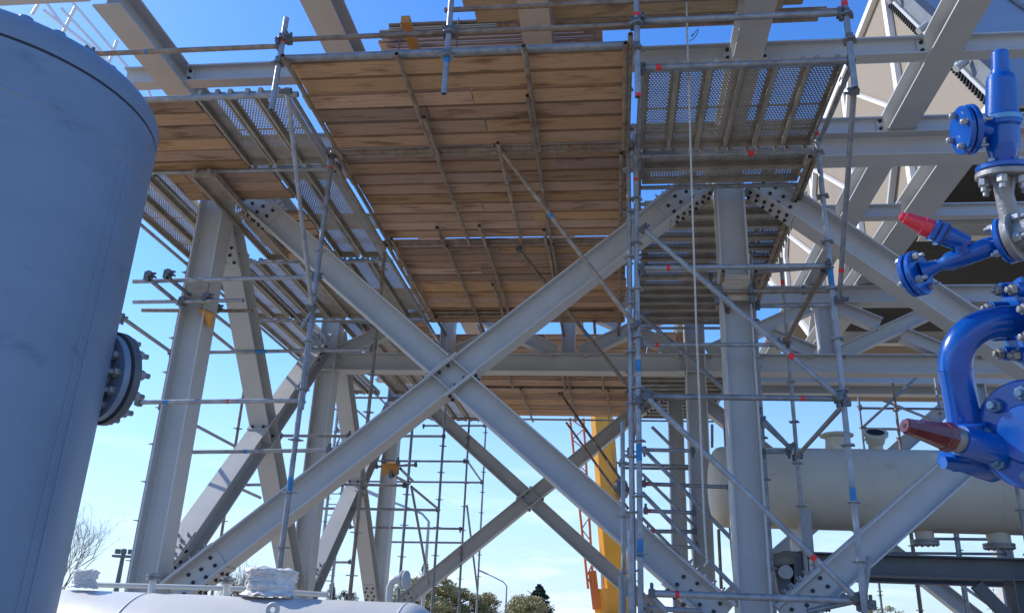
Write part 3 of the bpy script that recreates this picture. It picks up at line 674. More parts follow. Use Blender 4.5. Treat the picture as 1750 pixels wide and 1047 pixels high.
# slim grey column with ladder far left back
lad = thing('access_ladder', 'slim grey ladder seen between the left columns', 'ladder', tuple(oY(592, 1000, 24).xy)+(0,))
la, lb = oY(570, 735, 24), oY(588, 700, 24)
x0 = oY(560, 850, 24).x
for dx in (0, .42): 
    mb = MB(); mb.bar(V((x0+dx, 24, 0)), V((x0+dx, 24, 8.0)), .05, .07, Y_); build('stile', mb, PAINT2, lad)
for k in range(26):
    mb = MB(); mb.bar(V((x0+.028, 24, .3+k*.3)), V((x0+.392, 24, .3+k*.3)), .03, .03); build('rung', mb, PAINT2, lad)

# rear right scaffold
sc5 = thing('far_right_scaffold', 'dark tube scaffold behind the cream vessel on the right', 'scaffold', (6, 16, 0))
def rst2(a, b, y, ph, x=None, **k):
    pa = oY(a[0], a[1], y); pb = oY(b[0], b[1], y); xm = (pa.x+pb.x)/2
    return tube(sc5, V((xm, y, .1)), V((xm, y, max(pa.z, pb.z))), 'standard', ros=(ph, .5), **k)
rst2((1467, 664), (1471, 730), 19.5, .2); rst2((1524, 655), (1541, 765), 15.5, .1, m=RUSTY); rst2((1596, 641), (1607, 700), 16.5, .3); rst2((1556, 904), (1572, 1047), 15.0, .2, m=RUSTY)
rst2((1631, 904), (1651, 1047), 15.5, .4); rst2((1500, 988), (1509, 1047), 19, .1); rst2((1721, 700), (1750, 938), 10.6, .2); rst2((1690, 500), (1700, 600), 20, .2)
for (a, b, y) in (((1467, 697), (1660, 699), 16), ((1474, 732), (1545, 733), 15.5), ((1495, 944), (1720, 946), 15.5), ((1590, 920), (1700, 921), 15.5), ((1637, 641+4), (1700, 645), 20), ((1645, 707), (1750, 700), 12)):
    seg(sc5, a, b, y, name='ledger', ends=True)
for (a, b, y1, y2) in (((1572, 640), (1474, 730), 16, 15.4), ((1510, 684), (1610, 724), 15.4, 17), ((1641, 998), (1711, 1047), 15.5, 15), ((1380, 512), (1340, 600), 14, 14)):
    seg(sc5, a, b, y1, y2, 'brace', r=.026)

# ================================================================== stacks of boards
st = thing('board_stack', 'bundle of weathered scaffold boards on bearers behind the front board deck', 'timber stack', (-1.4, 7.9, 7.6))
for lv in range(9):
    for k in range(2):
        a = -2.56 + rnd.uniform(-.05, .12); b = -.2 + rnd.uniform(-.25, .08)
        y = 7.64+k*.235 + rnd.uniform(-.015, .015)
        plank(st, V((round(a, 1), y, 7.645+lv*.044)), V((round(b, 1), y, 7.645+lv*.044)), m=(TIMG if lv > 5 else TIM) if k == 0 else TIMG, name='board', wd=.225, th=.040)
for x in (-2.14, -.86): mb = MB(); mb.bar(V((x, 6.95, 7.575)), V((x, 8.0, 7.575)), .09, .088); build('bearer', mb, ORANGE_T, st)
for x in (-1.7, -2.35): mb = MB(); mb.tubepath([V((x, 7.51, 7.62)), V((x, 7.505, 8.03)), V((x, 7.9, 8.04))], .005, 6); build('tie_wire', mb, DKSTEEL, st)
st2 = thing('board_bundle', 'long bundle of grey boards and tubes lying on the upper beams at the top edge', 'timber stack', (.4, 6.9, 7.6))
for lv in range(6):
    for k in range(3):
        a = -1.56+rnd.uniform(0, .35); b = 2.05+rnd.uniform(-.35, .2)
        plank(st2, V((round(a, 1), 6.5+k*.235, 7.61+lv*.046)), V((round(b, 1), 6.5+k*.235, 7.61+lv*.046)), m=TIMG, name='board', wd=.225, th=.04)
for k, (z, y) in enumerate(((7.61, 7.15), (7.61, 7.21), (7.66, 7.18), (7.61, 7.27))):
    tube(st2, V((-1.2+.1*k, y, z)), V((2.3-.07*k, y, z)), 'tube', m=RUSTY)

# ================================================================== rope
mb = MB(); pts = [oY(1172, -30, 6.6), oY(1173, 0, 6.6), oY(1176, 120, 6.6), oY(1183, 350, 6.9), oY(1190, 560, 7.1), oY(1196, 700, 7.2), oY(1203, 880, 7.3), oY(1208, 960, 7.35), oY(1203, 967, 7.35)]
mb.tubepath(pts, .009, 6); tag(build('hoisting_rope', mb, ROPE), 'thin pale rope hanging straight down in front of the right column', 'rope')
mb = MB(); pts = [oY(1178+10*math.sin(t*1.3)+t*4, 62+8*math.cos(t*1.9)-t*2.0, 6.6) for t in [k*.3 for k in range(14)]]
mb.tubepath(pts, .004, 6); tag(build('loose_wire', mb, DKSTEEL), 'curled thin wire dangling beside the rope near the top', 'wire')

# ================================================================== left tank
TC = V((-3.1, 3.29, 0)); TR = .775
tank = thing('vertical_tank', 'tall blue grey vertical tank filling the left edge of the photo', 'tank', (TC.x, TC.y, 0))
mb = MB(); mb.lathe(TC, Z_, [(0, TR), (3.985, TR)], 96, caps=True); build('shell', mb, TANK, tank)
mb = MB(); mb.lathe(TC, Z_, [(3.985, TR-.012), (4.0, TR-.012)], 96); build('joint', mb, TANKJ, tank)
mb = MB(); prof = [(4.0, TR), (4.07, TR), (4.10, TR-.006), (4.135, TR-.03), (4.16, TR-.07), (4.175, TR-.12), (4.19, TR-.2), (4.23, .3), (4.25, .02)]
mb.lathe(TC, Z_, prof, 96); build('lid', mb, TANK, tank)
for a in range(0, 360, 12):
    q = radians(a+3); c = TC + V((cos(q)*(TR-.11), sin(q)*(TR-.11), 4.165)); mb = MB()
    mb.lathe(c, Z_, [(0, .034), (.016, .032), (.022, .02)], 12); build('lid_bolt_cap', mb, TANK, tank)
def on_tank(azdeg, z0, z1, r, name, off=.001):
    q = radians(azdeg); p = V((TC.x+cos(q)*(TR+off), TC.y+sin(q)*(TR+off), 0)); mb = MB()
    pp = [p+V((0, 0, z0+(z1-z0)*k/10)) for k in range(11)]; mb.tubepath(pp, r, 8); build(name, mb, TANK, tank)
# vertical weld found where the photo shows it
def az_of(px, py):
    d = ray(px, py); d2 = V((d.x, d.y)).normalized(); o = V((TC.x, TC.y)); b = d2.dot(-o); c = o.length_squared-TR*TR; t = -b-sqrt(max(0, b*b-c)); h = d2*t-o; return math.degrees(atan2(h.y, h.x))
on_tank(az_of(124, 700), .1, 3.72, .005, 'weld_seam'); on_tank(az_of(108, 700), .1, 3.70, .004, 'weld_seam')
mb = MB(); mb.lathe(TC + V((0, 0, 3.74)), Z_, [(0, TR), (.004, TR+.004), (.014, TR+.004), (.018, TR)], 96, caps=False); build('girth_weld', mb, TANK, tank)
# side nozzle with bolted cover
nd = sdir(200, 640, .98, -.19, -.55); nc = oD(178, 645, 4.25); base = V((TC.x, TC.y, nc.z))
nax = nd; f0 = nc
mb = MB(); mb.lathe(f0-nax*.40, nax, [(0, .13), (.35, .13)], 24, caps=False); build('nozzle_neck', mb, TANK, tank)
mb = MB(); mb.sharp(f0-nax*.045, nax, [(0, .13), (0, .225), (.035, .225)], 48); fl = build('flange', mb, TANK, tank)
mb = MB(); mb.sharp(f0+nax*.002, nax, [(0, .238), (.04, .238)], 48); build('cover_plate', mb, DKSTEEL, tank)
NUT = bolt_mesh(.026, .03, GREYF, .03)
d_, a_, b_ = MB().frame(nax)
for k in range(12):
    q = 2*pi*k/12; p = f0 + a_*cos(q)*.175 + b_*sin(q)*.175
    inst('nut', NUT, M4.Translation(p-nax*.045) @ rotz_to(-nax), fl); inst('nut', NUT, M4.Translation(f0 + a_*cos(q)*.205 + b_*sin(q)*.205 + nax*.047) @ rotz_to(nax), fl)

# ================================================================== low vessel at bottom left
YV = 5.0; RV = .55; VZ = 1.80-RV+.005
v1 = thing('horizontal_vessel', 'pale horizontal pressure vessel lying across the bottom left corner', 'vessel', (-2.6, YV, 0))
xe = -1.15
prof = [(-3.2, .02)] + [(-3.2+.3*(1-cos(t)), RV*sin(t)) for t in [.3, .6, .9, 1.2, pi/2]] + [(0, RV)] + [(.26*sin(t), RV*cos(t)) for t in [.1, .2, .35, .5, .7, .9, 1.1, 1.3, 1.45, 1.55]]
mb = MB(); mb.lathe(V((xe, YV, VZ)), X_, prof, 72); build('shell', mb, VESSEL, v1)
for x in (-2.72, xe-.02):
    mb = MB(); mb.lathe(V((x, YV, VZ)), X_, [(0, RV), (.004, RV+.004), (.012, RV+.004), (.016, RV)], 72, caps=False); build('weld_seam', mb, VESSEL, v1)
for x in (-3.6, -1.6):
    mb = MB(); mb.box(V((x, YV, .38)), (.2, .9, .72)); build('saddle', mb, VESSEL, v1)
def rag(px, py, w_, h_, label, d=YV):
    from mathutils import noise
    c = oY(px, py, d); mb = MB(); ringn = 64; rows = 30; vs = []
    for i in range(rows):
        t = i/(rows-1); lay = abs(((t*3.2) % 1)-.5)*2
        rr = w_*(.90 + .13*lay**.5 + (.22*(1-t/.2) if t < .2 else 0) - (.35*max(0, t-.93)/.07) + (.10 if t > .72 else 0))
        for k in range(ringn):
            q = 2*pi*k/ringn; pn = V((cos(q)*2.2, sin(q)*2.2, t*4.0+px))
            n1 = noise.noise(pn*1.0)*.16 + abs(noise.noise(pn*V((2.2, 2.2, 2.2)).x))*.14 + noise.noise(pn*5.1)*.05
            q2 = rr*(1+n1); vs.append(c+V((cos(q)*q2*1.05, sin(q)*q2, h_*t + noise.noise(pn*1.7)*h_*.10)))
    fs = [(i*ringn+k, i*ringn+(k+1) % ringn, (i+1)*ringn+(k+1) % ringn, (i+1)*ringn+k) for i in range(rows-1) for k in range(ringn)]
    mb.add(vs, fs, True); mb.add(vs, [tuple(range((rows-1)*ringn, rows*ringn))], False)
    return mb
mb = rag(460, 1018, .125, .155, '', YV-.02); tag(build('wrapped_nozzle_cover', mb, CLOTH), 'crumpled white sheeting wrapped round the nozzle in the middle of the low vessel', 'wrapping')
mb = rag(142, 1003, .062, .10, '', 4.95); tag(build('wrapped_nozzle_cover', mb, CLOTH), 'small white wrapped stub on the low vessel right beside the blue grey tank', 'wrapping')
for px, nm in ((258, 1), (386, 2)):
    c = oY(px, 1012 if nm == 1 else 1018, YV); mb = MB(); mb.lathe(c-V((0, 0, .02)), Z_, [(0, .02), (.09, .02)], 16)
    s1 = build('nozzle', mb, VESSEL, v1)
    mb = MB(); mb.lathe(c+V((0, 0, .07)), Z_, [(0, .042), (.012, .042), (.013, .03), (.02, .03), (.021, .042), (.033, .042)], 20, smooth=False); mb.lathe(c+V((0, 0, .1)), Z_, [(0, .018), (.012, .018)], 6); build('cap', mb, GREYF, s1)
c = oY(466, 1040, YV-.5); mb = MB(); n = 20
cc = oY(466, 1041, 4.62); mb.tubepath([cc + V((cos(q)*.028, 0, sin(q)*.028)) for q in [2*pi*k/16 for k in range(17)]], .013, 10, caps=False); build('lifting_lug', mb, VESSEL, v1)
mb = MB(); mb.tubepath([oY(140, 998, 5.35), oY(300, 1002, 5.35), oY(430, 1006, 5.35), oY(560, 1016, 5.35)], .016, 12); tag(build('small_pipe', mb, PAINT2), 'thin grey pipe running just above the low vessel', 'pipe')
# elbow vent pipe
ep = thing('elbow_pipe', 'grey elbow pipe with round flange rising behind the low vessel end', 'pipe', tuple(oY(668, 1040, 5.6).xy)+(1.0,))
mb = MB(); mb.tubepath([oY(664, 1060, 5.6), oY(665, 1020, 5.6), oY(666, 1004, 5.6), oY(670, 994, 5.6), oY(677, 989, 5.6), oY(686, 988, 5.6)], .024, 16); build('bend', mb, PAINT2, ep)
mb = MB(); fc = oY(687, 990, 5.6); mb.sharp(fc, V((1, -.25, 0)), [(0, .058), (.012, .058), (.013, .05), (.02, .05), (.021, .058), (.034, .058), (.04, .03)], 24); build('flange', mb, PAINT2, ep)

# ================================================================== right vessel on its steel support
YR = 11.3; cz = (oY(1500, 768, YR).z+oY(1500, 908, YR).z)/2; RR = (oY(1500, 768, YR-.1).z-oY(1500, 908, YR-.1).z)/2
v2 = thing('overhead_vessel', 'large cream horizontal vessel with flanged nozzles behind the right column', 'vessel', (4, YR, cz-RR))
xl = oY(1212, 830, YR).x
prof = [(0, .02)] + [(.16*(1-cos(t)), RR*sin(t)**.5) for t in [.3, .6, .9, 1.2, pi/2]] + [(9.0, RR)] + [(9.2, RR*.6), (9.25, .02)]
mb = MB(); mb.lathe(V((xl, YR, cz)), X_, prof, 64); build('shell', mb, VESSEL2, v2)
for x in (xl+.2, xl+1.9, xl+3.4, xl+5.0): mb = MB(); mb.lathe(V((x, YR, cz)), X_, [(0, RR), (.004, RR+.004), (.012, RR+.004), (.016, RR)], 64, caps=False); build('weld_seam', mb, VESSEL2, v2)
SMALLN = bolt_mesh(.014, .012, GREYF)
def nozzle(px, py, sgn, r, hh, open_=False):
    c = V((oY(px, py, YR).x, YR, cz+sgn*(RR-.03))); ax = Z_*sgn; mb = MB()
    mb.sharp(c, ax, [(0, r*.72), (hh, r*.66)], 28); nb = build('nozzle', mb, VESSEL2, v2)
    mb = MB(); mb.sharp(c+ax*hh, ax, [(0, r), (.025, r), (.026, r*.9), (.034, r*.9), (.035, r), (.06, r)] if sgn < 0 or open_ else [(0, r*.6), (.03, r*.98), (.05, r), (.06, r*.9)], 28); build('flange', mb, GREYF if sgn < 0 else VESSEL2, nb)
    if sgn < 0:
        for k in range(12):
            q = 2*pi*k/12; inst('nut', SMALLN, M4.Translation(c+ax*(hh+.0605)+V((cos(q)*r*.84, sin(q)*r*.84, 0))) @ rotz_to(ax, X_), nb)
    return c
nozzle(1430, 750, 1, .215, .17)
c = nozzle(1495, 750, 1, .13, .13)
# tilted open neck on the second nozzle
mb = MB(); a3 = V((-.05, -.55, .8)).normalized(); c2 = c+V((0, 0, .12)); 
mb.sharp(c2, a3, [(0, .11), (.10, .13), (.11, .155), (.15, .155)], 28); build('neck', mb, VESSEL2, v2)
mb = MB(); mb.disc(c2, a3, .152, .11, 28); build('opening', mb, BLACK, v2)
nozzle(1582, 930, -1, .16, .12); nozzle(1707, 930, -1, .18, .14)
sup = thing('vessel_support_frame', 'dark grey steel beam frame under the cream vessel at the lower right', 'steel frame', (5, 11, 0))
zt_, zb_ = oY(1600, 950, 10.8).z, oY(1600, 988, 10.8).z
xa = oY(1335, 950, 10.8).x; xb_ = oY(1738, 950, 10.8).x
ibeam(sup, 'beam', V((xa, 10.8, (zt_+zb_)/2)), V((8.5, 10.8, (zt_+zb_)/2)), zt_-zb_, .26, m=DKSTEEL)
ibeam(sup, 'beam', V((xa, 11.9, (zt_+zb_)/2)), V((8.5, 11.9, (zt_+zb_)/2)), zt_-zb_, .26, m=DKSTEEL)
for x in (xa+.12, xb_): ibeam(sup, 'leg', V((x, 10.8, .05)), V((x, 10.8, zb_)), .28, .26, X_, m=DKSTEEL)
zz = zb_
mb = MB(); mb.poly(V((xb_-.5, 10.8, zb_-.05)), V((xb_-.12, 10.8, zb_-.5)), [(-.06, -.06), (.06, -.06), (.06, .06), (-.06, .06)]); build('knee', mb, DKSTEEL, sup)
for x in (xa+.35, xb_+1.3):
    mb = MB(); mb.box(V((x, 11.3, (zt_+cz-RR)/2+.05)), (.12, .8, (cz-RR-zt_)+.35)); build('saddle', mb, PAINT2, sup)
for (a, b, y) in (((1228, 904), (1233, 1011), 13), ((1248, 901), (1260, 1038), 12.6), ((1217, 725), (1217, 764), 15), ((1237, 704), (1240, 762), 15.5)):
    seg(sc1, a, b, y, name='standard', m=RUSTY)
# winch like block under the left end of the vessel
wb = thing('sliding_saddle_block', 'rusty dark saddle bracket with round roller under the left end of the cream vessel', 'bracket', tuple(oY(1350, 1000, 10.3).xy)+(1.0,))
Yb = 10.35
mb = MB(); q = [oY(x, y, Yb) for x, y in ((1320, 945), (1348, 940), (1365, 945), (1385, 948), (1385, 960), (1322, 966))]
dpt = V((0, .35, 0)); n = len(q); mb.add(q+[v+dpt for v in q], [tuple(range(n)), tuple(range(n, 2*n))[::-1]]+[(i, n+i, n+(i+1) % n, (i+1) % n) for i in range(n)]); build('bracket_plate', mb, RUSTY, wb)
mb = MB(); q = [oY(x, y, Yb+.03) for x, y in ((1322, 962), (1330, 1008), (1338, 1020), (1352, 1020), (1350, 960))]; n = len(q)
mb.add(q+[v+dpt for v in q], [tuple(range(n)), tuple(range(n, 2*n))[::-1]]+[(i, n+i, n+(i+1) % n, (i+1) % n) for i in range(n)]); build('side_plate', mb, DKSTEEL, wb)
mb = MB(); mb.sharp(oY(1342, 977, Yb-.02), V((.1, -1, 0)), [(-.02, .075), (.05, .075), (.05, .03), (.06, .03)], 24); build('roller', mb, PAINT2, wb)
mb = MB(); q0 = oY(1368, 950, Yb+.1); q1 = oY(1372, 1047, Yb+.1); mb.bar(q0, q1-V((0, 0, .8)), .20, .2, Y_); build('post', mb, DKSTEEL, wb)
mb = MB(); mb.bar(oY(1384, 955, Yb), oY(1388, 1005, Yb), .04, .1, Y_); build('flat_bar', mb, VESSEL2, wb)

# ================================================================== air cooled condenser building
n_ = TAN.node_tree.nodes; wv = n_.new('ShaderNodeTexWave'); wv.bands_direction = 'Y'; wv.inputs['Scale'].default_value = 1.6; wv.inputs['Distortion'].default_value = .0
gp_ = n_.new('ShaderNodeNewGeometry'); TAN.node_tree.links.new(gp_.outputs['Position'], wv.inputs['Vector']); bb_ = n_.new('ShaderNodeBump'); bb_.inputs['Strength'].default_value = .35; bb_.inputs['Distance'].default_value = .04
TAN.node_tree.links.new(wv.outputs['Fac'], bb_.inputs['Height']); TAN.node_tree.links.new(bb_.outputs[0], n_['Principled BSDF'].inputs['Normal'])
WX = 9.0
ac = thing('air_cooler_building', 'tall tan clad cooler building with white ribs on the upper right', 'building', (WX, 30, 0))
zt2, zb2 = 22.2, 13.6
A = V((WX, 21.0, 23.2)); 
p_tf, p_bf = V((WX, 24.6, 24.2)), V((WX, 18.1, zb2)); ye = 62
# side wall: prism slab .3 thick
top_f = 22.05
def slab(poly, dx, name, m, par=ac):
    n = len(poly); mb = MB(); vs = [V(p) for p in poly] + [V(p)+dx for p in poly]
    mb.add(vs, [tuple(range(n)), tuple(range(n, 2*n))[::-1]] + [(i, n+i, n+(i+1) % n, (i+1) % n) for i in range(n)]); return build(name, mb, m, par)
ys = [18.1, 23.3, 28.6, 34.5, 41, 47]
yb_at = lambda z: 18.1 + (z-zb2)*(24.3-18.1)/(zt2+.4-zb2)
for i in range(len(ys)-1):
    a, b = ys[i], ys[i+1]
    if i == 0: poly = [(WX, 18.1, zb2), (WX, b-.06, zb2), (WX, b-.06, zb2+(b-.06-18.1)*(zt2+.4-zb2)/6.2)]
    elif i == 1:
        zz = zb2+(a+.06-18.1)*(zt2+.4-zb2)/6.2; poly = [(WX, a+.06, zb2), (WX, b-.06, zb2), (WX, b-.06, zt2), (WX, 24.1, zt2), (WX, a+.06, zz)]
    elif i == 3: poly = [(WX, a+.06, zb2), (WX, 36, zb2), (WX, b-.06, 17.4), (WX, b-.06, zt2-.02*(b-24)), (WX, a+.06, zt2-.02*(a-24))]
    elif i == 4: poly = [(WX, a+.06, 17.5), (WX, b-.06, zt2-.5), (WX, a+.06, zt2-.02*(a-24))]
    else: poly = [(WX, a+.06, zb2), (WX, b-.06, zb2), (WX, b-.06, zt2-.02*(b-24)), (WX, a+.06, zt2-.02*(a-24))]
    slab(poly, V((.2, 0, 0)), 'wall_panel', TAN)
def rib(a, b, wd, name='rib', m=None, dx=-.1):
    mb = MB(); mb.bar(V((WX+dx, a[0], a[1])), V((WX+dx, b[0], b[1])), wd, .18, V((1, 0, 0))); return build(name, mb, m or WHITE, ac)
for y in ys[1:-1]:
    rib((y, zb2 if y < 36 else 17.6), (y, zt2-.02*(y-24)), .30)
rib((36, zb2), (47, zt2-.5), .26)
rib((24.1, zt2), (47, zt2-.46), .26, 'top_rail'); rib((18.1, zb2), (36, zb2), .22, 'bottom_rail')
for i, (y0, y1) in enumerate(zip(ys[1:4], ys[2:5])):
    rib((y1, zt2-.6), (y0+.15, zb2+3.6), .10, 'diagonal_rod', dx=-.16); rib((y0+.15, zb2+3.4), (y0+(y1-y0)*.55, zb2+.2), .14, 'diagonal_rod', PAINT2, dx=-.13)
    rib((y1, zt2-2.2), (y1-.9, zt2-.9), .16, 'diagonal_rod', dx=-.12)
# finned tube bundle along the slanting front edge
u_ = (V((WX, 24.3, 22.6))-V((WX, 18.1, zb2))).normalized(); n2 = V((0, -u_.z, u_.y))
def slant(off, wd, dx, dxx, name, m):
    mb = MB(); a = V((WX+dx, 18.1, zb2))+n2*off - u_*.3; b = a + u_*14; mb.bar(a, b, wd, dxx, V((1, 0, 0))); return build(name, mb, m, ac)
slant(.12, .45, .15, .35, 'bundle_frame', DKSTEEL); slant(.60, .42, .0, .3, 'bundle_header', DKSTEEL); slant(.32, .1, -.12, .2, 'bundle_rail', WHITE if False else PAINT2)
fin = MB()
for k in range(64):
    c = V((WX-.07, 18.1, zb2))+n2*.12+u_*(k*.2); fin.box(c, (.10, .32, .05), (X_, n2, u_))
fo = build('tube_fins', fin, BLACK, ac)
for k in range(4):
    mb = MB(); c = V((WX-.25, 18.1, zb2))+n2*.62+u_*(1.6+k*3.1); mb.lathe(c, V((-.6, 0, -.5)), [(0, .10), (.35, .10)], 14); build('nozzle_stub', mb, PAINT2, ac)
# front sloping face and the dark underside
def quad(p, name, m, th=V((0, .15, 0))): return slab(p, th, name, m)
fa = V((WX+.3, 18.3, zb2)); W_ = 26
for k in range(6):
    x0, x1 = WX+.35+k*3.2, WX+.35+k*3.2+3.1
    slab([(x0, 18.0, zb2), (x1, 18.0, zb2), (x1, 18.0+9.6*.69, zb2+9.6), (x0, 18.0+9.6*.69, zb2+9.6)], V((0, .12, 0)), 'front_panel', GREYP)
    slab([(x1-.02, 17.9, zb2), (x1+.14, 17.9, zb2), (x1+.14, 17.9+9.6*.69, zb2+9.6), (x1-.02, 17.9+9.6*.69, zb2+9.6)], V((0, .3, 0)), 'front_mullion', DKSTEEL)
mb = MB(); mb.box(V((WX+13.3, 27.2, zb2+.35)), (26, 17.6, .1)); build('underside', mb, BLACK, ac)  # deep shade under the cooler is put into this sheet's black colour
mb = MB(); mb.poly(V((WX+.3, 41.5, zb2+4.3)), V((WX+26, 41.5, zb2+4.3)), [(-5.4, -3.9), (-5.2, -3.9), (5.4, 3.9), (5.2, 3.9)]); build('rear_wall', mb, TAN, ac)
mb = MB(); mb.box(V((WX+26.3, 30, zb2+4.3)), (.2, 12, 8)); build('far_wall', mb, TAN, ac)
mb = MB(); mb.box(V((WX+13.3, 35.5, zb2+8.1)), (26, 22, .1)); build('roof', mb, GREYP, ac)
for y in (24, 34):
    ibeam(ac, 'underside_beam', V((WX+.1, y, zb2-.35)), V((WX+26, y, zb2-.35)), .5, .35, m=PAINT2)
for x in (WX+6.5, WX+20):
    ibeam(ac, 'underside_beam', V((x, 18.3, zb2-.9)), V((x, 35.8, zb2-.9)), .5, .35, m=PAINT2)
for x in (WX+9.5, WX+20):
    for y in (24, 34): ibeam(ac, 'support_column', V((x, y, 0)), V((x, y, zb2-1.15)), .5, .5, X_, m=PAINT2)
mb = MB(); mb.lathe(V((WX+12, 30, 0)), Z_, [(0, 1.8), (zb2-1.2, 1.8)], 32); build('duct', mb, PAINT2, ac)

# ================================================================== far roof truss seen top left
tr = thing('roof_lattice', 'thin pale lattice rods behind the top left beam', 'lattice', (-8, 12, 9))
for a, b in (((75, 18), (180, 100)), ((105, 15), (175, 90)), ((130, 10), (105, 62)), ((112, 50), (75, 0)), ((200, 70), (185, 112)), ((252, 150), (258, 168)), ((70, 0), (55, 25)), ((230, 130), (120, 0))):
    mb = MB(); mb.tubepath([oY(*a, 12), oY(*b, 12)], .03, 8); build('rod', mb, WHITE, tr)

# ================================================================== crane
cr_ = thing('mobile_crane', 'yellow telescopic crane boom with orange lattice jib folded beside it', 'crane', tuple(oY(1060, 1047, 36).xy)+(0,))
Yc = 36
b0, b1 = oY(1062, 1100, Yc), oY(1028, 712, Yc); u = (b1-b0).normalized(); b1 = b1+u*1.0
def hexbar(p, q, w_, d_, m, name):
    mb = MB(); mb.poly(p, q, [(-w_/2, -d_/2+.2), (-w_/2+.2, -d_/2), (w_/2-.2, -d_/2), (w_/2, -d_/2+.2), (w_/2, d_/2-.2), (w_/2-.2, d_/2), (-w_/2+.2, d_/2), (-w_/2, d_/2-.2)], Y_); return build(name, mb, m, cr_)
pm = oY(1053, 1005, Yc)
hexbar(b0-u*6, pm, 1.35, 1.4, YEL, 'boom_base'); hexbar(pm, oY(1040, 860, Yc), 1.08, 1.2, YEL, 'boom_section'); hexbar(oY(1040, 860, Yc), oY(1028, 712, Yc), .95, 1.0, YEL, 'boom_section'); hexbar(oY(1028, 712, Yc), oY(1020, 620, Yc), .8, .85, YEL, 'boom_section')
mb = MB(); mb.bar(oY(1030, 890, Yc-.3), oY(1033, 1010, Yc-.3), .26, .3, Y_); build('cylinder', mb, WHITE, cr_)
mb = MB(); mb.bar(oY(1070, 890, Yc-.1), oY(1082, 1047, Yc-.1), .14, .3, Y_); build('side_rail', mb, WHITE, cr_)
hexbar(oY(1029, 1006, Yc-.6), oY(1031, 1100, Yc-.6), .62, .6, YEL, 'cylinder_housing')
# folded jib
jc = []
for s0, s1 in (((974, 714), (1005, 1005)), ((997, 714), (1014, 1005))):
    for dy in (0, .4):
        p, q = oY(*s0, Yc-1+dy), oY(*s1, Yc-1+dy); mb = MB(); mb.tubepath([p, q], .05, 8); build('jib_chord', mb, ORG, cr_); jc.append((p, q))
for k in range(15):
    t0, t1 = k/15, (k+1)/15
    for (i, j) in ((0, 2), (1, 3), (0, 1), (2, 3)):
        p = jc[i][0].lerp(jc[i][1], t0); q = jc[j][0].lerp(jc[j][1], t1)
        if k % 2: p, q = jc[j][0].lerp(jc[j][1], t0), jc[i][0].lerp(jc[i][1], t1)
        mb = MB(); mb.tubepath([p, q], .026, 6); build('jib_lacing', mb, ORG, cr_)
mb = MB(); mb.bar(oY(1012, 975, Yc-.8), oY(1020, 1040, Yc-.8), .32, .4, Y_); build('jib_foot', mb, ORG, cr_)
for k, r_ in enumerate((.42, .42, .38)):
    mb = MB(); mb.lathe(oY(1058+k*3, 835, Yc-.9), V((1, -.5, 0)), [(0, r_), (.1, r_)], 20); build('sheave', mb, DKSTEEL, cr_)
for a, b in (((1046, 770), (1056, 825)), ((1048, 715), (1062, 905))):
    mb = MB(); mb.tubepath([oY(*a, Yc-.9), oY(*b, Yc-.9)], .02, 6); build('cable', mb, DKSTEEL, cr_)
mb = MB(); base = b0-u*6; mb.box(V((base.x, Yc, 1.4)), (3, 9, 1.6)); build('carrier', mb, YEL, cr_)

# ================================================================== blue valves, close on the right
def frame_of(ax, upv=None):
    ax = ax.normalized(); upv = upv or up; a = (upv-ax*upv.dot(ax)).normalized(); return ax, a, ax.cross(a)
VN = {}
def vnut(r, h, sh, m=BOLT):
    k = (r, h, sh, m.name)
    if k not in VN:
        b = MB(); b.lathe(V(), X_, [(0, r*.9), (h*.12, r), (h*.85, r), (h, r*.84)], 6, smooth=False); b.lathe(V(), X_, [(h, r*.55), (h+sh*.85, r*.55), (h+sh, r*.42)], 12, smooth=False); VN[k] = b.mesh('nut', m, V())
    return VN[k]
def flange(par, c, ax, r, th, m, nb=0, br=.75, me=None, side=1, name='flange', ph=0., bore=None):
    mb = MB(); ch = min(.004, th*.2)
    mb.sharp(c, ax, [(0, r-ch), (ch, r), (th-ch, r), (th, r-ch)], 56, up); f = build(name, mb, m, par)
    ax, a, b = frame_of(ax)
    for k in range(nb):
        q = 2*pi*k/nb+ph; p = c + a*cos(q)*r*br + b*sin(q)*r*br + ax*(th if side > 0 else 0)
        inst('nut', me, M4.Translation(p) @ rotz_to(ax*side, up) @ M4.Rotation(rnd.random(), 4, 'X'), f)
    return f
def rodm(par, pts, rad, m, name, n=32, upv=None):
    mb = MB(); mb.tubepath(pts, rad, n); return build(name, mb, m, par)
D = 2.8; pxm = D/F_     # metres per photo pixel at that distance

# 1 safety relief valve (top)
sv = thing('safety_relief_valve', 'glossy blue relief valve with tall spring bonnet and side flange, uppermost of the blue fittings', 'valve', tuple(oD(1740, 300, D)), 'blue valves')
ax = sdir(1720, 200, .14, -1, .30); top = oD(1709, 88, D)
def along(px): return px*pxm
mb = MB(); mb.sharp(top, ax, [(0, .022), (.006, .026), (along(34), .027), (along(35), .0295), (along(40), .030), (along(44), .040), (along(52), .0445), (along(112), .050), (along(114), .055), (along(132), .057), (along(136), .050), (along(166), .050), (along(190), .040), (along(200), .036)], 48, up)
build('bonnet', mb, BLUE, sv)
mb = MB(); mb.sharp(top+ax*along(117), ax, [(0, .0585), (along(8), .0585)], 48, up); build('name_band', mb, mat('pale_blue_band', (.10, .30, .55), .3, .2), sv)
ctr = top+ax*along(146)
rodm(sv, [ctr, top+ax*along(168), top+ax*along(196)], [.045, .05, .036], BLUE, 'body')
axL = sdir(1651, 224, -1, -.10, .42); fc = oD(1645, 223, D-.03)
rodm(sv, [ctr+ax*.0, fc+ (-axL)*.05], [.026, .022], BLUE, 'outlet_neck')
mn = vnut(.012, .014, .005)
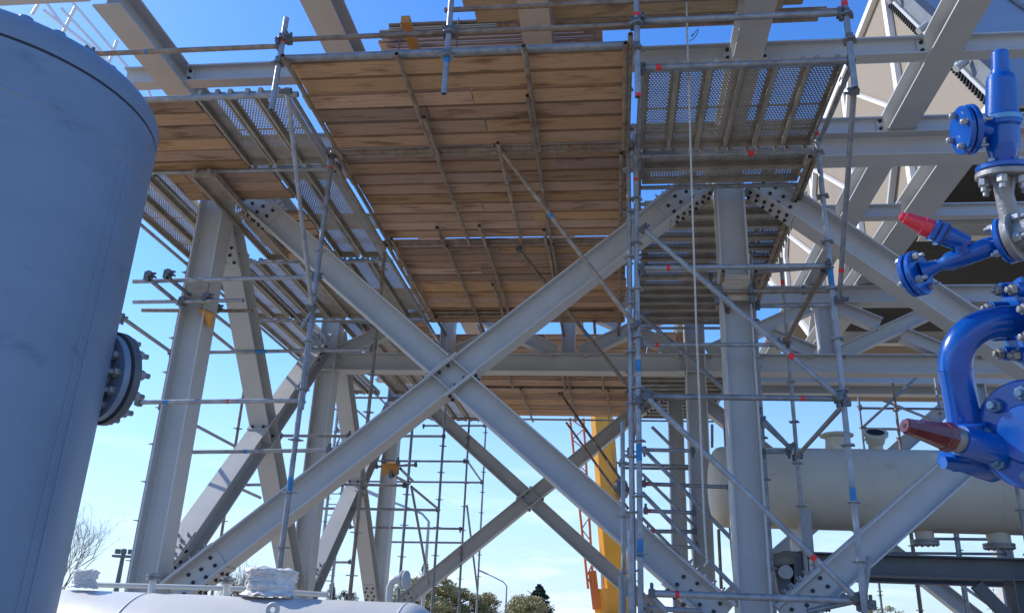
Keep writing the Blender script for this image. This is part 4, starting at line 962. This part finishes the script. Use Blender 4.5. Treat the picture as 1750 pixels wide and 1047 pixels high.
flange(sv, fc-axL*.010, axL, .080, .018, BLUE, 4, .72, vnut(.0115, .018, .004), ph=.35, name='blind_flange')
flange(sv, fc-axL*.032, axL, .083, .019, BLUE, 4, .74, vnut(.0115, .016, .02), side=-1, ph=.35)
bf = top+ax*along(200)
flange(sv, bf, ax, .082, .020, BLUE, 4, .72, vnut(.013, .016, .0), side=-1, ph=.9)
flange(sv, bf+ax*.022, ax, .084, .022, GREYF, 6, .76, vnut(.017, .028, .018), ph=.3, name='grey_flange')
rodm(sv, [bf+ax*.04, bf+ax*.10, bf+ax*.2+rt*.02], [.035, .028, .03], GREYF, 'stub')

# 2 stop valve with red cap
v3 = thing('shutoff_valve_red_cap', 'glossy blue shutoff valve with bright red tapered cap between two flanges', 'valve', tuple(oD(1640, 440, D)), 'blue valves')
ax = cv(.87, .36, -.34).normalized()
ax = sdir(1640, 440, .936, .351, .38); fa_ = oD(1566, 468, D+.05); fb_ = oD(1722, 410, D-.08); axv = (fb_-fa_).normalized()
flange(v3, fa_-ax*.026, ax, .076, .018, BLUE, 4, .78, vnut(.0125, .014, .004), side=-1, ph=.5, name='blind_flange')
flange(v3, fa_-ax*.002, ax, .078, .020, BLUE, 4, .74, vnut(.0135, .020, .018), ph=.5)
j0, j1 = fa_+axv*.02, fb_
rodm(v3, [j0, j0+axv*.02, j0+axv*.05, j0+axv*.055, j0+axv*.07, j0+axv*.085, j0+axv*.19, j0+axv*.225, j0+axv*.24, j1], [.036, .026, .019, .019, .023, .031, .033, .031, .020, .018], BLUE, 'body')
flange(v3, fb_-ax*.014, ax, .078, .020, BLUE, 4, .78, vnut(.013, .018, .012), side=-1, ph=.7)
flange(v3, fb_+ax*.010, ax, .080, .026, GREYF, 4, .72, vnut(.016, .026, .016), ph=.2, name='grey_flange')
hb = sdir(1600, 400, -.88, .42, .12); hc = oD(1652, 418, D-.02)
rodm(v3, [hc, hc+hb*.05, hc+hb*.07], [.03, .034, .036], BLUE, 'bonnet_neck')
a1 = hb; mb = MB(); _, q1, q2 = frame_of(hb); mb.box(hc+hb*.085, (.018, .078, .074), (hb, q1, q2)); mb.box(hc+hb*.108, (.022, .070, .066), (hb, q1, q2)); bo = build('bonnet_plate', mb, BLUE, v3)
bo.modifiers.new('b', 'BEVEL').width = .005
mb = MB(); mb.sharp(hc+hb*.119, hb, [(0, .031), (.028, .031), (.030, .029), (.090, .0195), (.094, .0155), (.104, .0145), (.108, .011)], 40, up); build('red_cap', mb, RED, v3)
mb = MB(); pc = oD(1643, 427, D-.075); mb.box(pc, (.034, .027, .008), (cv(.97, .2, 0).normalized(), cv(-.2, .97, 0).normalized(), fw)); pl = build('cast_plate', mb, BLUE, v3)
for k in range(4):
    mb = MB(); mb.box(pc-fw*.005+cv(.97, .2, 0)*(k-1.5)*.007+cv(-.2, .97, 0)*.005, (.004, .011, .003), (cv(.97, .2, 0).normalized(), cv(-.2, .97, 0).normalized(), fw)); mb.box(pc-fw*.005+cv(.97, .2, 0)*(k-1.5)*.007-cv(-.2, .97, 0)*.006, (.005, .005, .003), (cv(.97, .2, 0).normalized(), cv(-.2, .97, 0).normalized(), fw)); build('relief_mark', mb, BLUE, pl)
rodm(v3, [fb_+ax*.03, fb_+ax*.14], [.05, .05], GREYF, 'pipe_end')

# 3 elbow pipe
D3 = 2.72
el = thing('blue_elbow_pipe', 'thick glossy blue pipe bending down from the flange with white rimmed nuts', 'pipe', tuple(oD(1640, 730, D3)), 'blue pipes')
cpts = [(1800, 548, D3+.02), (1750, 549, D3)] 
arc = [(1708, 552), (1690, 556), (1672, 563), (1657, 574), (1645, 588), (1636.5, 603), (1632.5, 618), (1633, 634)]
pts = [oD(1800, 541, D3+.05), oD(1745, 547, D3+.01)]
for k in range(17):
    t = k/16; w0, w1, w2 = (1-t)**2, 2*t*(1-t)*.78, t*t; sm = w0+w1+w2
    pts.append(oD((w0*1712+w1*1625+w2*1633)/sm, (w0*550+w1*553+w2*632)/sm, D3))
rodm(el, pts, .0515, BLUE, 'bend', 40)
rodm(el, [oD(1633, 632, D3), oD(1641, 678, D3), oD(1649, 728, D3)], .0515, BLUE, 'straight_pipe', 40)
for a, b in (((1633, 630), (1633.8, 635)), ((1716, 550), (1710, 550.3))):
    rodm(el, [oD(*a, D3), oD(*b, D3)], .0530, BLUE, 'weld_ring', 40)
fx = sdir(1745, 548, -1, -.05, .50); fcn = oD(1752, 549, D3-.02)
ln = vnut(.0185, .020, .012, GREYF)
mb = MB(); mb.sharp(fcn, -fx, [(0, .140), (.004, .145), (.03, .145), (.034, .14)], 64, up); f3 = build('flange', mb, BLUE, el)
_, q1, q2 = frame_of(fx)
for k in range(8):
    q = 2*pi*k/8+.39; p = fcn + q1*cos(q)*.112 + q2*sin(q)*.112
    mb = MB(); mb.lathe(p, fx, [(0, .024), (.05, .024)], 24); build('boss', mb, BLUE, f3)
    inst('nut', ln, M4.Translation(p+fx*.0505) @ rotz_to(fx, up), f3)

# 4 big valve with brown cap
D4 = 2.66
bv = thing('large_valve_brown_cap', 'large glossy blue valve with round bolted cover and brown tapered cap at the right edge', 'valve', tuple(oD(1740, 740, D4)), 'blue valves')
cx = sdir(1762, 738, -1, .05, .88); cc = oD(1765, 742, D4-.10)
R4 = 90*D4/F_
mb = MB(); mb.sharp(cc, cx, [(-.05, R4*.9), (-.048, R4*.97), (-.02, R4*.97), (-.018, R4*.93), (-.012, R4*.93), (-.010, R4), (.022, R4), (.028, R4-.006), (.030, R4*.55), (.045, R4*.5), (.046, .0)], 72, up); f4 = build('round_cover', mb, BLUE, bv)
gn = vnut(.0235, .024, .016, mat('painted_nut', (.10, .19, .30), .4, .3, .15, 20)); _, q1, q2 = frame_of(cx)
for k in range(8):
    q = 2*pi*k/8+.12; p = cc + q1*cos(q)*R4*.74 + q2*sin(q)*R4*.74 + cx*.0285
    inst('nut', gn, M4.Translation(p) @ rotz_to(cx, up), f4)
rodm(bv, [oD(1648, 722, D4+.03), oD(1650, 734, D4+.03)], .064, BLUE, 'collar', 40)
rodm(bv, [oD(1652, 730, D4+.06), oD(1668, 780, D4+.08), oD(1700, 800, D4+.1)], [.056, .075, .05], BLUE, 'body', 40)
mb = MB(); q = oD(1655, 788, D4+.04); mb.box(q, (.16, .055, .10), (cv(.99, -.03, 0).normalized(), cv(.03, .99, 0).normalized(), fw)); bb = build('body_foot', mb, BLUE, bv); bb.modifiers.new('b', 'BEVEL').width = .012
rodm(bv, [oD(1612, 790, D4), oD(1700, 792, D4+.02)], .020, BLUE, 'foot_rail', 20)
ca = oD(1700, 768, D4-.04); cb = oD(1546, 727, D4-.10); hd = (cb-ca).normalized(); Lc = (cb-ca).length
rodm(bv, [ca-hd*.02, ca+hd*(Lc*.40)], [.050, .047], BLUE, 'stem_housing', 32)
mb = MB(); mb.sharp(ca+hd*Lc*.395, hd, [(0, .040), (Lc*.12, .038)], 32, up); build('stem_ring', mb, GREYF, bv)
mb = MB(); mb.sharp(ca+hd*Lc*.50, hd, [(0, .047), (.026, .045), (.028, .0415), (Lc*.40, .027), (Lc*.42, .026), (Lc*.42+.022, .0245), (Lc*.42+.028, .021)], 8, up, smooth=False); capo = build('brown_cap', mb, BROWN, bv)
mb = MB(); e_ = ca+hd*(Lc*.92+.0285); _, q1, q2 = frame_of(hd); mb.box(e_, (.002, .014, .014), (hd, q1, q2)); build('socket', mb, BLACK, capo)

# ================================================================== background: lamps, mast, trees
def lamp(px, pyt, d, side, label, armw=1.6, grp='street lamps'):
    tp = oY(px, pyt, d); t = thing('street_lamp', label, 'street lamp', (tp.x, d, 0), grp)
    mb = MB(); mb.tubepath([V((tp.x, d, 0)), V((tp.x, d, tp.z-.1))], [.09, .06], 10); build('pole', mb, GLASS, t)
    mb = MB(); mb.tubepath([V((tp.x, d, tp.z-.1)), V((tp.x+side*.3, d, tp.z+.2)), V((tp.x+side*armw, d, tp.z+.75))], .045, 8); build('arm', mb, GLASS, t)
    mb = MB(); mb.bar(V((tp.x+side*armw, d, tp.z+.75)), V((tp.x+side*(armw+.8), d, tp.z+1.05)), .3, .14); build('lamp_head', mb, GLASS, t)
lamp(866, 998, 70, -1, 'single arm street lamp rising between the trees at the bottom centre')
lamp(733, 886, 34, -1, 'taller street lamp partly behind the rear scaffold tower', 1.9)
mt = thing('floodlight_mast', 'thin steel floodlight mast with small top platform between tank and column', 'mast', tuple(oY(212, 1000, 90).xy)+(0,))
mz = oY(210, 950, 90); mb = MB(); mb.tubepath([V((mz.x, 90, 0)), V((mz.x, 90, mz.z+.8))], [.35, .2], 8); build('pole', mb, DKSTEEL, mt)
mb = MB(); mb.box(mz, (2.0, 1.0, .25)); build('platform', mb, DKSTEEL, mt)
for dx in (-.7, 0, .8): mb = MB(); mb.box(mz+V((dx, 0, .5)), (.45, .4, .5)); build('floodlight', mb, DKSTEEL, mt)
for dx in (1.2, 1.9): mb = MB(); mb.bar(V((mz.x+dx, 90, 0)), V((mz.x+dx, 90, mz.z+.6)), .08, .08, Y_); build('ladder_rail', mb, PAINT2, mt)
for k in range(14): mb = MB(); mb.bar(V((mz.x+1.2, 90, mz.z-k*.5)), V((mz.x+1.9, 90, mz.z-k*.5)), .08, .08); build('ladder_rung', mb, PAINT2, mt)

def leaves(mb, c, rad, n, s, R):
    for _ in range(n):
        v = V((R.gauss(0, 1), R.gauss(0, 1), R.gauss(0, 1))).normalized()*(R.random()**.4); p = c + V((v.x*rad[0], v.y*rad[1], v.z*rad[2]))
        a = V((R.uniform(-1, 1), R.uniform(-1, 1), R.uniform(-1, 1))).normalized(); b = a.orthogonal().normalized(); k = s*R.uniform(.5, 1.3)
        mb.add([p-a*k, p+b*k*.55, p+a*k, p-b*k*.55], [(0, 1, 2, 3)])
def tree(px, pyt, d, wpx, label, m=LEAF, conifer=False, seed=1, cat='tree', grp='trees on the horizon'):
    R = random.Random(seed); tp = oY(px, pyt, d); H = tp.z; wd = wpx*d/F_/2*1.25
    t = thing('tree', label, cat, (tp.x, d, 0), grp)
    mb = MB(); mb.tubepath([V((tp.x, d, 0)), V((tp.x+.1, d, H*.5)), V((tp.x, d, H*.92))], [wd*.09, wd*.06, .03], 8)
    for k in range(9):
        q = R.uniform(0, 6.28); z = H*R.uniform(.35, .8); mb.tubepath([V((tp.x, d, z)), V((tp.x+cos(q)*wd*.7, d+sin(q)*wd*.7, z+H*.14))], [wd*.035, .02], 5)
    build('trunk', mb, BARK, t)
    mb = MB()
    if conifer:
        for k in range(26):
            f = k/25; z = H*(.25+.74*f); rr = wd*(1-f)**.8+.15
            for j in range(6): q = R.uniform(0, 6.28); leaves(mb, V((tp.x+cos(q)*rr*.6, d+sin(q)*rr*.6, z)), (rr*.5, rr*.5, H*.03), 26, wd*.07, R)
    else:
        for k in range(70):
            q = R.uniform(0, 6.28); f = R.random()**.6; z = H*R.uniform(.38, .96); rr = wd*sqrt(max(.05, 1-((z/H-.62)/.40)**2))
            leaves(mb, V((tp.x+cos(q)*rr*f, d+sin(q)*rr*f, z)), (wd*.22, wd*.22, H*.055), 75, wd*.045, R)
    build('crown', mb, m, t)
tree(735, 985, 60, 95, 'broad olive green tree at the foot of the rear left brace', seed=2)
tree(712, 990, 66, 60, 'rounded bush like tree left of the broad olive green one', seed=9)
tree(728, 960, 75, 30, 'dark narrow conifer rising behind the olive green trees', LEAFD, True, 3)
tree(780, 1003, 62, 90, 'low autumn coloured tree just left of the small street lamp', seed=4)
tree(828, 1012, 64, 70, 'lowest tree right behind the small street lamp', seed=5)
tree(905, 1018, 60, 70, 'olive tree right of the small street lamp', seed=6)
tree(922, 1000, 70, 60, 'pointed green pine right of the olive tree, left of the crane', LEAFD, True, 7)
tree(890, 1015, 66, 50, 'small tree between street lamp and pine', seed=17)
tree(568, 996, 60, 22, 'dark conifer top above the low vessel', LEAFD, True, 8)
tree(590, 1008, 64, 40, 'low dark shrub right of the dark conifer top', LEAFD, seed=11)
tree(1508, 1035, 70, 60, 'low tree below the vessel support beam at the bottom right', seed=12)
def bare(px, pyt, d, wpx, label, seed, lean=0):
    R = random.Random(seed); tp = oY(px, pyt, d); H = tp.z
    mb = MB()
    def br(p, u, ln, r, dep):
        q = p+u*ln; mb.tubepath([p, (p+q)/2+V((R.uniform(-.04, .04), 0, R.uniform(-.03, .06)))*ln, q], [r, r*.8, r*.6], 5, caps=False)
        if dep > 0:
            for _ in range(R.choice((2, 3, 3))): v = (u+V((R.uniform(-.7, .7), R.uniform(-.6, .6), R.uniform(-.12, .5)))).normalized(); br(q if R.random() < .6 else (p+q)/2, v, ln*R.uniform(.62, .85), r*.6, dep-1)
    w_ = wpx*d/F_
    for k in range(3): br(V((tp.x+R.uniform(-.3, .3)*w_*.3, d, 0)), V((R.uniform(-.25, .25)+lean, 0, 1)).normalized(), H*.36, .0014*d, 6)
    tag(build('bare_tree', mb, BARK), label, 'tree', 'leafless trees')
bare(105, 895, 34, 110, 'leafless tree with thin arching twigs beside the tank', 21, .12)
bare(415, 972, 60, 60, 'leafless tree between the left braces above the low vessel', 22)
bare(400, 985, 62, 60, 'second leafless tree partly behind the bolted brace foot', 23)
# distant pylon masts right
py_ = thing('lattice_mast', 'faint distant lattice mast at the bottom right corner', 'mast', tuple(oY(1700, 1040, 120).xy)+(0,))
for px in (1690, 1697, 1703, 1709):
    p = oY(px, 1005, 120); mb = MB(); mb.bar(V((p.x, 120, 0)), V((p.x, 120, p.z+(px % 3)*.6)), .08, .08, Y_); build('rod', mb, PAINT2, py_)
for k in range(5): p, q = oY(1686, 1008+k*8, 120), oY(1712, 1006+k*8, 120); mb = MB(); mb.bar(p, q, .08, .08); build('crossbar', mb, PAINT2, py_)
# low hedge line closing the horizon
R = random.Random(5); mb = MB()
for k in range(260):
    x = R.uniform(-190, 190); leaves(mb, V((x, 170+R.uniform(-8, 8), R.uniform(.5, 3.2))), (2.6, 2.0, 1.4), 40, .5, R)
h = build('distant_hedge', mb, LEAF); tag(h, 'low green belt of far trees along the horizon', 'hedge'); h['kind'] = 'stuff'
